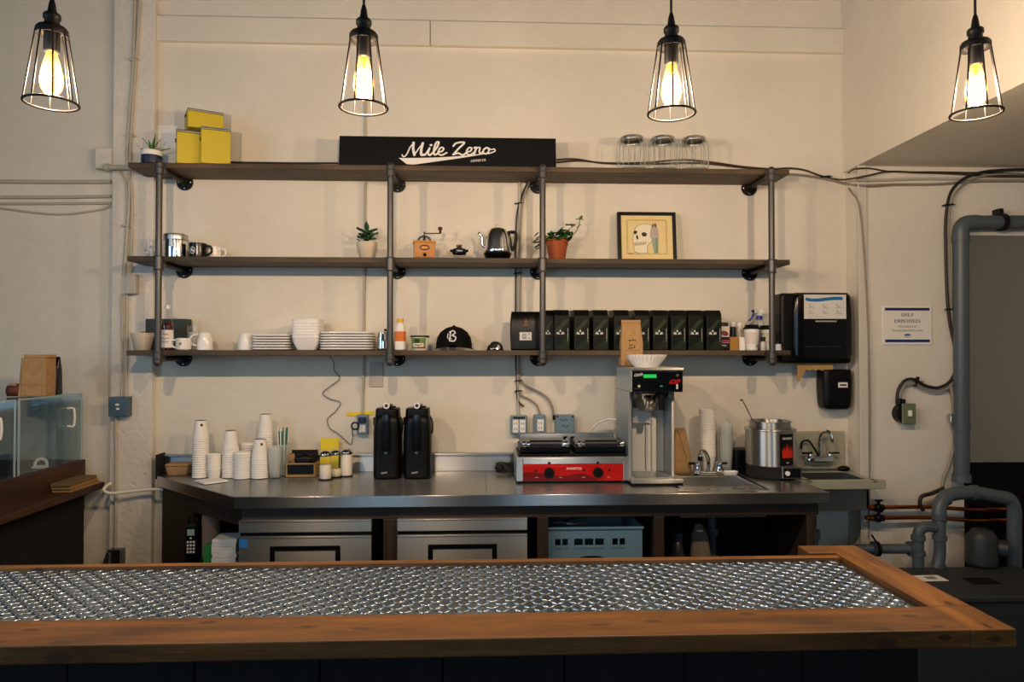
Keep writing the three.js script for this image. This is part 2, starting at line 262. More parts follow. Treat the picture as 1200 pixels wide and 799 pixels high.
// ---------- pendants ----------
function pendant(px, py, label) {
  const p = at(px, py, 2.0), t = thing('pendant_lamp', label, 'pendant lamp', [p.x, p.y, p.z], 0, 'cage pendant lamps above the bar');
  part(t, 'cord', cyl(0.004, 0.004, 0.3, HC - p.y - 0.03, 0, 0, 8), M.cableBlack);
  part(t, 'ceiling_rose', cyl(0.05, 0.05, HC - p.y - 0.03, HC - p.y), M.ironDark);
  part(t, 'strain_relief', lathe([[0.013, 0.262], [0.009, 0.29], [0.005, 0.305], [0, 0.305]], 16), M.ironDark);
  part(t, 'socket', lathe([[0, 0.15], [0.021, 0.15], [0.021, 0.225], [0.021, 0.228], [0.019, 0.245], [0.023, 0.247], [0.023, 0.258], [0.02, 0.262], [0, 0.264]], 24), M.ironDark);
  part(t, 'cage_collar', [lathe([[0.02, 0.224], [0.037, 0.222], [0.042, 0.215], [0.042, 0.198], [0.04, 0.198], [0.039, 0.213], [0.02, 0.218]], 28)], M.ironDark);
  for (let i = 0; i < 8; i++) { const a = i / 8 * Math.PI * 2 + 0.2; part(t, 'cage_rib', cylAt([Math.cos(a) * 0.04, 0.21, Math.sin(a) * 0.04], [Math.cos(a) * 0.0695, 0, Math.sin(a) * 0.0695], 0.0026, 8), M.ironDark); }
  part(t, 'cage_ring', torus(0.07, 0.0036, 0, 0, 0, true, 40), M.ironDark);
  const b = part(t, 'bulb_glass', lathe([[0.013, 0.152], [0.0145, 0.142], [0.022, 0.115], [0.0285, 0.085], [0.03, 0.065], [0.027, 0.043], [0.018, 0.028], [0.006, 0.022], [0, 0.0215]], 28), M.bulbGlass);
  const fp = []; for (let i = 0; i < 12; i++) { const a = i / 12 * Math.PI * 2; const lo = V(Math.cos(a) * 0.0135, 0.043, Math.sin(a) * 0.0135), hi = V(Math.cos(a + 0.26) * 0.0085, 0.115, Math.sin(a + 0.26) * 0.0085); fp.push(lo, hi); }
  part(b, 'filament', [...fp.flatMap((v, i) => i % 2 ? [] : [cylAt(v.toArray(), fp[i + 1].toArray(), 0.0042, 8)]), ...fp.flatMap((v, i) => i % 2 ? [cylAt(v.toArray(), fp[(i + 1) % 24].toArray(), 0.003, 8)] : [])], M.filament);
  part(b, 'filament_stem', [cyl(0.004, 0.003, 0.115, 0.15), sph(0.004, 0, 0.115, 0)], M.bulbGlass);
  const l = new THREE.PointLight(BULB_COLOR, BULB_POWER, 0, 2); l.position.set(0, 0.078, 0); l.castShadow = true; l.shadow.radius = 1.0; t.add(l);
  return t;
}
M.bulbGlass = phys(0xffc880, 0.03, { transmission: 0.8, thickness: 0, ior: 1.3, emissive: new THREE.Color().setRGB(1.5, 0.52, 0.08) });
M.filament = std(0x201000, 0.5, 0, { emissive: new THREE.Color().setRGB(1, 0.8, 0.56), emissiveIntensity: 15 });
pendant(60, 121, 'wire cage pendant lamp hanging before the painted pilaster');
pendant(426, 126, 'wire cage pendant lamp hanging above the coffee sign');
pendant(787, 133, 'wire cage pendant lamp hanging above the glass jars');
pendant(1144, 133, 'wire cage pendant lamp hanging in front of the bulkhead');
// ---------- on the top plank ----------
const top = SH[0], mid = SH[1], low = SH[2];
const base = (px, z, y) => [X(px, z), y, z];
const wid = (a, b, z) => X(b, z) - X(a, z);
function leafGeo(len, w, droop = 0.2, thick = 0.0016) {      // a pointed leaf along +y bending to +z, with thickness
  const n = 7, pos = [], idx = [];
  for (let i = 0; i <= n; i++) { const t = i / n, ww = w * Math.sin(Math.PI * Math.min(1, 0.12 + t * 0.88)) * (1 - t * 0.15) * (i === n ? 0.02 : 1), y = len * t * (1 - droop * t * 0.3), z = len * droop * t * t; pos.push(-ww / 2, y, z, 0, y, z - w * 0.12, ww / 2, y, z, 0, y, z - w * 0.12 - thick); }
  for (let i = 0; i < n; i++) { const a = i * 4, b = a + 4; for (const [p, q] of [[0, 1], [1, 2], [2, 3], [3, 0]]) idx.push(a + p, a + q, b + p, a + q, b + q, b + p); }
  const g = new THREE.BufferGeometry(); g.setAttribute('position', new THREE.Float32BufferAttribute(pos, 3)); g.setIndex(idx); g.computeVertexNormals(); return g;
}
const setLeaf = (o, tilt, turn, x = 0, y = 0, z = 0) => { o.rotation.set(0, turn, 0); o.rotation.order = 'YXZ'; o.rotation.x = tilt; o.position.set(x, y, z); return o; };
{
  const z = 0.2, t = thing('potted_succulent', 'spiky little succulent in a navy and white pot', 'plant', base(176, z, top));
  part(t, 'pot', lathe([[0, 0], [0.05, 0], [0.053, 0.01], [0.053, 0.05]], 28), M.navy);
  part(t, 'pot_rim', lathe([[0.053, 0.05], [0.054, 0.075], [0.05, 0.078], [0.047, 0.07], [0.047, 0.05]], 28), M.white);
  part(t, 'soil', cyl(0.047, 0.047, 0.05, 0.066), M.soil);
  for (let i = 0; i < 9; i++) setLeaf(part(t, 'leaf', leafGeo(rnd(0.06, 0.115), 0.016, rnd(0.05, 0.3)), i % 2 ? M.leaf : M.leaf2), i < 4 ? rnd(0.15, 0.5) : rnd(0.9, 1.3), i * 2.4, 0, 0.064, 0);
}
{
  const card = solo('paper_sheet', 'blank white sheet of paper taped on the wall above the plank', 'paper', bx(X(178, 0.001), X(206, 0.001), Y(178, 0), Y(152, 0), 0.0005, 0.002), M.paper);
}
function yellowTin(px0, px1, zf, y0, h, turn, label) {
  const w = wid(px0, px1, zf), d = w * 0.78, t = thing('yellow_tin', label, 'tin', [(X(px0, zf) + X(px1, zf)) / 2, y0, zf - d / 2], turn, 'yellow storage tins on the top plank');
  part(t, 'body', bx(-w / 2, w / 2, 0, h - 0.016, -d / 2, d / 2, 0.006), M.yellow);
  part(t, 'lid', [bx(-w / 2 - 0.002, w / 2 + 0.002, h - 0.016, h - 0.004, -d / 2 - 0.002, d / 2 + 0.002, 0.003), bx(-w / 2 + 0.012, w / 2 - 0.012, h - 0.004, h, -d / 2 + 0.012, d / 2 - 0.012, 0.002)], M.tin);
  part(t, 'latch', [bx(-w / 2 - 0.006, -w / 2, h * 0.66, h * 0.76, -0.012, 0.012, 0.002)], M.ironDark);
  return t;
}
yellowTin(201, 231, 0.245, top, 0.185, 0.42, 'plain yellow tin with steel lid beside the succulent');
yellowTin(230, 263, 0.25, top, 0.2, 0.36, 'larger yellow tin with steel lid next to a smaller one');
yellowTin(211, 251, 0.22, top + 0.2, 0.105, 0.5, 'small yellow tin stacked on the two taller yellow tins');
// the shop sign
{
  const z = 0.25, x0 = X(396, z), x1 = X(652, z), h = 0.165, lean = -0.12;
  const t = thing('shop_sign', 'black shop board with white script lettering and swoosh on the top plank', 'sign', [(x0 + x1) / 2, top, z]);
  const w = x1 - x0, m = canvasMat(2048, 300, (g, W, H) => {
    fill(g, '#0a0a0b', 0, 0, W, H); g.strokeStyle = g.fillStyle = '#e9e4de'; g.lineCap = g.lineJoin = 'round';
    const S = (pts, lw) => { g.lineWidth = lw; const c = new THREE.CatmullRomCurve3(pts.map(([x, y]) => V(x, y, 0)), false, 'centripetal'), q = c.getPoints(pts.length * 10); g.beginPath(); q.forEach((p, i) => i ? g.lineTo(p.x, p.y) : g.moveTo(p.x, p.y)); g.stroke(); };
    // Mile Zero, in brush script
    S([[588, 192], [600, 212], [624, 198], [668, 100], [700, 62]], 13); S([[694, 60], [692, 130], [704, 192]], 25); S([[704, 190], [752, 110], [788, 62]], 12); S([[782, 64], [768, 140], [772, 190], [806, 186]], 25);
    S([[806, 186], [836, 130]], 11); S([[846, 118], [832, 172], [848, 192], [874, 172]], 21); g.beginPath(); g.ellipse(860, 84, 14, 12, 0, 0, 7); g.fill();
    S([[874, 172], [922, 96], [932, 50], [914, 52], [888, 140], [896, 188], [926, 172]], 19); S([[926, 160], [968, 146], [980, 118], [958, 108], [934, 140], [934, 178], [962, 190], [1010, 164]], 17);
    S([[1072, 92], [1096, 62], [1176, 52], [1122, 118], [1072, 184]], 19); S([[1070, 184], [1120, 168], [1160, 186], [1192, 168]], 19);
    S([[1196, 156], [1236, 142], [1246, 112], [1224, 106], [1200, 140], [1202, 172], [1230, 184], [1268, 158]], 16); S([[1272, 108], [1288, 104], [1278, 150], [1270, 178]], 19); S([[1276, 146], [1300, 106], [1326, 108], [1318, 146], [1330, 168], [1352, 150]], 16);
    S([[1392, 104], [1362, 126], [1358, 160], [1384, 170], [1410, 142], [1402, 106], [1378, 108]], 17); S([[1402, 108], [1436, 124], [1462, 118], [1470, 138], [1440, 156], [1404, 168]], 13);
    g.beginPath(); g.moveTo(556, 226); g.lineTo(632, 292); g.lineTo(700, 296); g.bezierCurveTo(960, 250, 1240, 210, 1472, 148); g.lineTo(1440, 152); g.bezierCurveTo(1200, 200, 900, 226, 556, 226); g.fill();
    g.save(); g.translate(1236, 262); g.transform(1, -0.1, -0.15, 1, 0, 0); g.font = 'bold 34px sans-serif'; g.fillText('COFFEE CO.', 0, 0, 150); g.restore();
  }, 0.5);
  part(t, 'board', bx(-w / 2, w / 2, 0, h, -0.018, 0, 0.002).rotateX(lean).translate(0, 0.002, 0), M.black);
  part(t, 'lettering', face(-w / 2 + 0.003, w / 2 - 0.003, 0.003, h - 0.003, 0.0008).rotateX(lean).translate(0, 0.002, 0), m);
}
// preserving jars
function jar(px, label) {
  const t = thing('glass_jar', label, 'jar', base(px, 0.183, top), 0, 'empty glass jars on the top plank');
  part(t, 'glass', loft([[0, 0, 0.004], [0.88, 0.88, 0], [1, 1, 0.012], [1, 1, 0.135], [0.95, 0.95, 0.155], [0.8, 0.8, 0.168], [0.8, 0.8, 0.185]], 0.152, 0.152, 3.2), M.glass);
  part(t, 'glass_foot', [loft([[0, 0, 0.002], [0.86, 0.86, 0.001], [0.97, 0.97, 0.01], [0.9, 0.9, 0.013], [0, 0, 0.012]], 0.15, 0.15, 3.2)], M.moulded);
  for (let i = 0; i < 12; i++) { const a = (i + 0.5) / 12 * 6.28319, c = Math.cos(a), s = Math.sin(a), k = 0.0757, q = (v) => Math.sign(v) * Math.abs(v) ** (2 / 3.2); part(t, 'moulded_rib', tube([[q(c) * k, 0.012, q(s) * k], [q(c) * k, 0.13, q(s) * k], [q(c) * k * 0.94, 0.156, q(s) * k * 0.94], [q(c) * k * 0.8, 0.168, q(s) * k * 0.8]], 0.0016, 12, 5), M.moulded); }
  part(t, 'lid', lathe([[0, 0.19], [0.064, 0.19], [0.066, 0.187], [0.066, 0.171], [0.0635, 0.169], [0.063, 0.185], [0, 0.186]]), M.tin);
  for (const y of [0.174, 0.181]) part(t, 'lid_thread', torus(0.0662, 0.0012, 0, y, 0), M.tin);
  return t;
}
jar(741, 'empty glass jar with steel lid nearest the shop sign');
jar(777.5, 'empty glass jar with steel lid between two like it');
jar(814, 'empty glass jar with steel lid farthest from the shop sign');

// ---------- on the middle plank ----------
{
  const t = thing('drinking_glass', 'small patterned drinking glass behind the iron pipe', 'glass', base(177, 0.15, mid));
  part(t, 'glass', lathe([[0, 0.004], [0.026, 0.003], [0.03, 0.01], [0.034, 0.085], [0.0325, 0.085], [0.029, 0.012], [0, 0.01]], 24), M.glass);
  for (let i = 0; i < 10; i++) { const a = i / 10 * 6.283; part(t, 'print_mark', sph(0.006, Math.cos(a) * 0.0325, 0.03 + (i % 3) * 0.016, Math.sin(a) * 0.0325, 1, 1, 1, 8), i % 2 ? M.white : M.tin); }
}
{
  const t = thing('steel_canister', 'steel and glass canister with wide clamped lid beside the black mug', 'canister', base(205, 0.16, mid));
  part(t, 'body', lathe([[0, 0], [0.057, 0], [0.06, 0.004], [0.06, 0.1]]), M.chrome);
  part(t, 'lid', lathe([[0.06, 0.1], [0.063, 0.101], [0.063, 0.128], [0.058, 0.132], [0, 0.134]]), M.tin);
  part(t, 'clamp', [bx(-0.008, 0.008, 0.06, 0.125, 0.06, 0.068, 0.002), torus(0.0615, 0.0025, 0, 0.1, 0)], M.tin);
}
function mug(px, z, y, r, h, m, label, side = 1, print) {
  const t = thing('mug', label, 'mug', base(px, z, y));
  part(t, 'cup', lathe([[0, 0.002], [r * 0.86, 0], [r, 0.008], [r, h - 0.002], [r - 0.002, h], [r - 0.005, h - 0.003], [r - 0.005, 0.01], [0, 0.008]]), m);
  part(t, 'handle', tube([[side * (r - 0.002), h * 0.84, 0.006], [side * (r + 0.024), h * 0.78, 0.008], [side * (r + 0.028), h * 0.42, 0.008], [side * (r - 0.002), h * 0.2, 0.006]], 0.0058), m);
  if (print) part(t, 'print', new THREE.CylinderGeometry(r + 0.0006, r + 0.0006, h * 0.74, 20, 1, true, -0.75, 1.3).translate(0, h * 0.5, 0), print);
  return t;
}
mug(231, 0.17, mid, 0.048, 0.082, M.blackGloss, 'glossy black mug with round white badge', 1, canvasMat(256, 192, (g, w, h) => { fill(g, '#08080a', 0, 0, w, h); g.fillStyle = '#dfe3ea'; g.beginPath(); g.arc(105, 100, 62, 0, 7); g.fill(); g.fillStyle = '#0a0a10'; g.beginPath(); g.arc(105, 100, 50, 0, 7); g.fill(); g.fillStyle = '#dfe3ea'; g.beginPath(); g.ellipse(88, 92, 18, 28, 0.5, 0, 7); g.fill(); g.beginPath(); g.ellipse(124, 110, 16, 22, 0.3, 0, 7); g.fill(); fill(g, '#dfe3ea', 196, 20, 24, 150); }, 0.25));
mug(249, 0.1, mid, 0.042, 0.075, M.ceramic, 'plain white mug half hidden behind the black mug', 1);
function flowerpot(name, label, px, z, y, rt, rb, h, m) {
  const t = thing(name, label, 'plant', base(px, z, y));
  part(t, 'pot', lathe([[0, 0], [rb, 0], [rt * 0.93, h * 0.74], [rt, h * 0.75], [rt * 1.01, h], [rt * 0.9, h], [rt * 0.86, h * 0.84], [0, h * 0.82]]), m);
  part(t, 'soil', cyl(rt * 0.86, rt * 0.86, h * 0.83, h * 0.9, 0, 0, 20), M.soil);
  return t;
}
{
  const t = flowerpot('potted_jade_plant', 'small jade plant in a pale clay pot beside an iron pipe', 430, 0.14, mid, 0.056, 0.037, 0.098, M.pot);
  part(t, 'stem', tube([[0, 0.085, 0], [0.004, 0.12, 0], [-0.002, 0.17, 0]], 0.005), M.leafDark);
  for (let i = 0; i < 14; i++) setLeaf(part(t, 'leaf', leafGeo(rnd(0.056, 0.07), 0.03, 0.05, 0.008), i % 3 ? M.leafDark : M.leaf), i > 12 ? 0.3 : rnd(1.15, 1.5), i * 2.4, 0, 0.105 + (i / 14) * 0.06, 0);
  setLeaf(part(t, 'fallen_leaf', leafGeo(0.03, 0.014, 0.2, 0.004), M.leafDark), 0.7, -1.4, -0.035, 0.095, 0.02);
}
{
  const z = 0.16, t = thing('coffee_mill', 'orange wooden box coffee mill with crank handle', 'coffee mill', base(497, z, mid), 0.12);
  part(t, 'box', bx(-0.058, 0.058, 0.006, 0.092, -0.052, 0.052, 0.004), std(0xb9761c, 0.4));
  part(t, 'lid_board', bx(-0.062, 0.062, 0.09, 0.1, -0.056, 0.056, 0.003), std(0xc07d20, 0.4));
  part(t, 'base_board', bx(-0.061, 0.061, 0, 0.008, -0.055, 0.055, 0.003), std(0xb06d18, 0.4));
  const d = part(t, 'drawer', bx(-0.048, 0.048, 0.01, 0.036, 0.05, 0.055, 0.002), std(0xb26f19, 0.4)); part(d, 'knob', sph(0.009, 0, 0.022, 0.062), M.ironDark);
  part(t, 'label_plate', sph(1, 0, 0.062, 0.0515, 0.03, 0.016, 0.0025), std(0x5a2410, 0.4)); part(t, 'label_mark', sph(1, 0, 0.062, 0.0535, 0.02, 0.008, 0.0015), std(0xcf8a2a, 0.4));
  part(t, 'dome', [tube([[-0.036, 0.1, 0], [-0.026, 0.122, 0], [0, 0.132, 0], [0.026, 0.122, 0], [0.036, 0.1, 0]], 0.006), tube([[0, 0.1, -0.034], [0, 0.122, -0.024], [0, 0.132, 0], [0, 0.122, 0.024], [0, 0.1, 0.034]], 0.006)], M.iron);
  const c = part(t, 'crank', [cylAt([0, 0.1, 0], [0, 0.152, 0], 0.004), cylAt([0, 0.148, 0], [0.09, 0.151, 0], 0.0035), sph(0.006, 0, 0.152, 0)], M.iron);
  part(c, 'crank_knob', lathe([[0, 0.151], [0.008, 0.153], [0.006, 0.163], [0.013, 0.174], [0.012, 0.184], [0, 0.189]]).translate(0.088, 0, 0), std(0x4a1a12, 0.35));
}
{
  const t = thing('glass_dish', 'little glass dish with black handled lid beside the percolator', 'dish', base(538, 0.15, mid));
  part(t, 'bowl', lathe([[0, 0.002], [0.026, 0], [0.022, 0.008], [0.034, 0.022], [0.038, 0.034], [0.036, 0.034], [0.03, 0.022], [0, 0.012]]), M.glass);
  part(t, 'lid', loft([[0, 0, 0.076], [0.3, 0.3, 0.074], [0.92, 0.92, 0.062], [1, 1, 0.056], [0.95, 0.95, 0.036], [0.9, 0.9, 0.034]], 0.082, 0.082, 2), M.blackGloss);
  part(t, 'lid_handle', [bx(-0.016, 0.016, 0.076, 0.088, -0.01, 0.01, 0.004), sph(0.008, -0.044, 0.054, 0), sph(0.008, 0.044, 0.054, 0)], M.blackGloss);
  part(t, 'lid_print', new THREE.CylinderGeometry(0.0402, 0.0405, 0.012, 20, 1, true, -0.7, 1.4).translate(0, 0.05, 0), canvasMat(128, 32, (g, w, h) => { fill(g, '#08080a', 0, 0, w, h); blocks(g, '#b9bdc4', 14, 6, 100, 20, 7); }, 0.3));
}
{
  const t = thing('percolator', 'chrome coffee percolator with black handle and base', 'coffee pot', base(583, 0.14, mid));
  part(t, 'body', lathe([[0, 0.03], [0.072, 0.032], [0.08, 0.045], [0.079, 0.06], [0.075, 0.075], [0.072, 0.11], [0.064, 0.145], [0.053, 0.168], [0.046, 0.174]], 40), M.chromeSoft);
  part(t, 'base', lathe([[0, 0], [0.058, 0], [0.066, 0.008], [0.079, 0.036], [0.079, 0.042], [0, 0.042]], 36), M.blackGloss);
  part(t, 'body_band', torus(0.0755, 0.0022, 0, 0.068, 0), M.chromeSoft);
  const l = part(t, 'lid', lathe([[0.046, 0.172], [0.047, 0.176], [0.03, 0.186], [0, 0.19]]), M.chromeSoft); part(l, 'glass_knob', lathe([[0, 0.188], [0.014, 0.188], [0.016, 0.197], [0.011, 0.203], [0, 0.204]], 20), M.plasticClear);
  part(t, 'spout', tube([[-0.07, 0.075, 0], [-0.084, 0.09, 0], [-0.086, 0.128, 0], [-0.1, 0.152, 0]], 0.0085), M.chromeSoft); part(t, 'spout_lip', cylAt([-0.099, 0.15, 0], [-0.107, 0.156, 0], 0.0075), M.ironDark);
  part(t, 'handle', tube([[0.052, 0.155, 0], [0.075, 0.162, 0], [0.1, 0.158, 0], [0.104, 0.135, 0], [0.098, 0.09, 0], [0.084, 0.064, 0], [0.074, 0.062, 0]], 0.0095), M.black);
  part(t, 'handle_mount', tube([[0.062, 0.15, 0], [0.071, 0.11, 0], [0.076, 0.068, 0]], 0.009), M.black);
}
{
  const t = flowerpot('potted_ivy', 'trailing leafy plant in a terracotta pot beside an iron pipe', 653, 0.14, mid, 0.062, 0.044, 0.118, M.terracotta);
  for (let i = 0; i < 70; i++) { const a = i * 2.4, r = 0.062 * Math.sqrt(i / 70), side = Math.cos(a) * r; setLeaf(part(t, 'leaf', leafGeo(rnd(0.04, 0.058), rnd(0.03, 0.042), 0.3), [M.leafDark, M.leaf, M.leaf2][i % 3]), rnd(0.5, 1.6), a + rnd(-0.6, 0.6), side - (i % 5 === 0 ? 0.03 : 0), 0.108 + rnd(0, 0.05) - r * 0.15, Math.sin(a) * r); }
  for (let i = 0; i < 18; i++) setLeaf(part(t, 'leaf', leafGeo(0.036, 0.03, 0.3), M.leafDark), rnd(1.2, 2.2), -1.5 + rnd(-0.6, 0.6), -0.06 - rnd(0, 0.05), 0.135 - i * 0.004 + rnd(-0.01, 0.02), rnd(-0.03, 0.03));
  const vine = [[0.04, 0.115, 0.01], [0.075, 0.14, 0.01], [0.105, 0.165, 0.01], [0.123, 0.2, 0.008], [0.128, 0.235, 0.005]];
  part(t, 'vine', [tube(vine, 0.0022, 24, 6), tube([[0.02, 0.11, 0.01], [0.05, 0.16, 0.012], [0.08, 0.19, 0.012], [0.1, 0.2, 0.012]], 0.002, 20, 6)], M.cableBrown);
  for (const [x, y, z, a, b, m, s] of [[0.128, 0.235, 0.005, 0.6, 0.4, M.leafPale, 0.034], [0.125, 0.234, 0.006, 1.2, 1.9, M.leafPale, 0.03], [0.13, 0.236, 0.004, 1.3, -1.6, M.leafPale, 0.03], [0.1, 0.2, 0.012, 1.2, -1.8, M.leaf2, 0.055], [0.085, 0.193, 0.012, 0.9, -2.1, M.leaf, 0.05], [0.06, 0.168, 0.012, 1.1, -1.9, M.leaf, 0.048], [0.112, 0.185, 0.01, 0.5, 1.6, M.leaf2, 0.032], [0.075, 0.14, 0.01, 0.4, 0.3, M.leaf2, 0.036]]) setLeaf(part(t, 'leaf', leafGeo(s, s * 0.72, 0.35), m), a, b, x, y, z);
}
{
  const z = 0.1, x0 = X(725, z), x1 = X(794, z), w = x1 - x0, h = 0.295, t = thing('framed_print', 'black framed drawing of a skull and a veiled figure', 'picture', [(x0 + x1) / 2, mid, z]);
  const lean = -0.1, r = 0.02, pic = canvasMat(512, 512, (g, W, H) => {
    const gr = fbm; fill(g, '#e3cf96', 0, 0, W, H); for (let i = 0; i < 90; i++) { g.fillStyle = `rgba(${210 + rnd(0, 30)},${170 + rnd(0, 40)},${110 + rnd(0, 30)},0.10)`; g.beginPath(); g.ellipse(rnd(0, W), rnd(0, H), rnd(20, 80), rnd(20, 80), 0, 0, 7); g.fill(); }
    g.strokeStyle = '#a8804e'; g.lineWidth = 4; g.strokeRect(56, 46, 400, 390); g.strokeRect(66, 56, 380, 370);
    g.fillStyle = '#eadfc4'; g.strokeStyle = '#6a5c44'; g.lineWidth = 4; g.beginPath(); g.moveTo(125, 210); g.bezierCurveTo(130, 90, 250, 60, 330, 130); g.bezierCurveTo(380, 190, 350, 260, 300, 290); g.lineTo(262, 330); g.lineTo(256, 420); g.bezierCurveTo(200, 432, 140, 424, 128, 400); g.lineTo(124, 330); g.bezierCurveTo(110, 290, 120, 250, 125, 210); g.closePath(); g.fill(); g.stroke();
    g.fillStyle = '#3c342a'; for (const [x, y, a, b, c] of [[230, 212, 27, 24, 0.3], [143, 190, 17, 22, 0.5], [160, 246, 10, 27, -0.15]]) { g.beginPath(); g.ellipse(x, y, a, b, c, 0, 7); g.fill(); }
    g.beginPath(); g.moveTo(126, 320); g.bezierCurveTo(170, 330, 220, 320, 258, 300); g.stroke(); for (let i = 0; i < 9; i++) { g.beginPath(); g.moveTo(136 + i * 13, 300 - i); g.lineTo(136 + i * 13, 345 - i * 2); g.stroke(); }
    g.fillStyle = '#b6a6a0'; g.beginPath(); g.moveTo(330, 80); g.bezierCurveTo(370, 110, 380, 200, 372, 260); g.lineTo(290, 250); g.bezierCurveTo(280, 190, 300, 110, 330, 80); g.fill();
    g.fillStyle = '#93a58c'; g.beginPath(); g.moveTo(300, 250); g.lineTo(372, 255); g.lineTo(366, 424); g.lineTo(322, 424); g.closePath(); g.fill(); fill(g, '#5f6e60', 346, 250, 8, 174);
    g.fillStyle = '#53443c'; g.beginPath(); g.ellipse(344, 110, 9, 26, 0, 0, 7); g.fill(); g.beginPath(); g.ellipse(318, 112, 7, 22, 0.2, 0, 7); g.fill(); g.strokeRect(70, 425, 40, 6);
  }, 0.5);
  const L = (g) => g.rotateX(lean).translate(0, 0.003, 0);
  part(t, 'frame', [L(bx(-w / 2, -w / 2 + r, 0, h, -0.02, 0, 0.002)), L(bx(w / 2 - r, w / 2, 0, h, -0.02, 0, 0.002)), L(bx(-w / 2 + r, w / 2 - r, h - r, h, -0.02, 0, 0.002)), L(bx(-w / 2 + r, w / 2 - r, 0, r * 0.4, -0.02, 0, 0.002))], M.black);
  part(t, 'print', L(face(-w / 2 + r, w / 2 - r, r * 0.4, h - r, -0.008)), pic);
  part(t, 'backing', L(bx(-w / 2 + 0.004, w / 2 - 0.004, 0.004, h - 0.004, -0.018, -0.01)), M.cardboard);
}

// ---------- on the bottom plank ----------
{
  const t = flowerpot('potted_herb', 'low green herb in a pale clay pot at the plank end', 167, 0.15, low, 0.06, 0.042, 0.095, M.pot);
  for (let i = 0; i < 16; i++) setLeaf(part(t, 'leaf', leafGeo(rnd(0.02, 0.034), 0.018, 0.3), i % 2 ? M.leafDark : M.leaf), rnd(0.6, 1.4), i * 2.4, Math.cos(i * 2.4) * 0.03 + 0.01, 0.088, Math.sin(i * 2.4) * 0.03);
  solo('dark_box', 'dark green and black carton standing behind the bottle', 'box', bx(X(174, 0.06), X(222, 0.06), low, low + 0.175, 0.03, 0.1, 0.003), std(0x2c3630, 0.6));
  const b = thing('syrup_bottle', 'clear bottle of dark red syrup with a white label', 'bottle', base(196, 0.19, low));
  part(b, 'glass', lathe([[0, 0.002], [0.033, 0], [0.035, 0.006], [0.035, 0.13], [0.028, 0.158], [0.014, 0.182], [0.012, 0.225], [0.0135, 0.23]], 28), M.glass);
  part(b, 'syrup', lathe([[0, 0.004], [0.033, 0.005], [0.033, 0.128], [0.027, 0.148], [0, 0.148]], 28), std(0x4a0f0a, 0.15));
  part(b, 'label', new THREE.CylinderGeometry(0.0356, 0.0356, 0.095, 28, 1, true, -1.4, 2.8).translate(0, 0.062, 0), canvasMat(128, 128, (g, w, h) => { fill(g, '#e6dfd6', 0, 0, w, h); blocks(g, '#b4574e', 40, 24, 50, 12, 6); blocks(g, '#8b827c', 34, 56, 62, 10, 8); blocks(g, '#8b827c', 34, 80, 56, 10, 7); }, 0.6));
  part(b, 'cap', cyl(0.0145, 0.0145, 0.224, 0.244, 0, 0, 18), M.white);
  mug(215, 0.2, low, 0.039, 0.066, M.ceramic, 'white mug with a small dark figure beside the syrup bottle', -1, canvasMat(128, 96, (g, w, h) => { fill(g, '#f1eeea', 0, 0, w, h); g.fillStyle = '#4a3d38'; g.beginPath(); g.ellipse(66, 46, 9, 20, 0.2, 0, 7); g.fill(); g.beginPath(); g.ellipse(84, 44, 6, 9, 0.2, 0, 7); g.fill(); }, 0.2));
  const c = thing('glass_cup', 'clear ribbed cup with pale contents behind the figure mug', 'cup', base(227, 0.12, low));
  part(c, 'glass', lathe([[0, 0.003], [0.03, 0.002], [0.034, 0.135], [0.032, 0.135], [0.0285, 0.006], [0, 0.006]], 24), M.glass); part(c, 'contents', cyl(0.027, 0.03, 0.008, 0.1, 0, 0, 24), M.plasticClear);
}
function handleCup(px, h, r, label, side) { const t = thing('espresso_cup', label, 'cup', base(px, 0.15, low)); part(t, 'cup', lathe([[0, 0.002], [r * 0.98, 0], [r, 0.004], [r * 0.95, h * 0.5], [r * 0.72, h * 0.92], [r * 0.6, h], [0, h]]), M.ceramic); part(t, 'handle', tube([[side * r * 0.7, h * 0.9, 0.01], [side * (r + 0.026), h * 0.75, 0.014], [side * (r + 0.024), h * 0.35, 0.014], [side * r * 0.95, h * 0.25, 0.01]], 0.0055), M.ceramic); }
handleCup(240, 0.1, 0.042, 'upturned white cup standing alone beside the glass cup', -1);
handleCup(288, 0.098, 0.043, 'upturned white cup with handle beside the plate stack', 1);
// plates and bowls, each one its own
const ORD = 'first second third fourth fifth sixth seventh eighth ninth tenth eleventh twelfth thirteenth fourteenth fifteenth sixteenth seventeenth eighteenth nineteenth twentieth'.split(' ');
const plateProf = [[0, 0, 0.003], [0.72, 0.72, 0.003], [0.78, 0.76, 0.001], [0.9, 0.88, 0.004], [0.985, 0.985, 0.006], [1, 1, 0.008], [1, 1, 0.014], [0.99, 0.99, 0.0145], [0.97, 0.97, 0.0115], [0.88, 0.87, 0.0085], [0.76, 0.74, 0.0055], [0, 0, 0.0055]];
function stack(name, label, cat, group, geo, m, x, z, y, n, pitch, jit = 0.002) { let o, last; for (let k = 0; k < n; k++) { const p = [x + rnd(-jit, jit), y + k * pitch, z + rnd(-jit, jit)]; const u = n - 1 - k, lb = label + ', ' + (u === 0 ? 'topmost' : k === 0 ? 'lowest' : ORD[u] + ' from the top'); if (!k) { o = solo(name, lb, cat, geo, m, group); o.position.set(...p); last = o; } else last = copy(o, p, rnd(-0.02, 0.02), lb); } return last; }
stack('square_plate', 'small square white plate in the stack beside the upturned cup', 'plate', 'small square plates', loft(plateProf, wid(300, 343, 0.13), 0.2, 6), M.ceramic, X(321.5, 0.13), 0.13, low - 0.001, 6, 0.0145);
stack('oblong_plate', 'wide oblong white plate in the stack beside the bowls', 'plate', 'wide oblong plates', loft(plateProf, wid(378, 439, 0.13), 0.21, 6), M.ceramic, X(408.5, 0.13), 0.13, low - 0.001, 7, 0.0145);
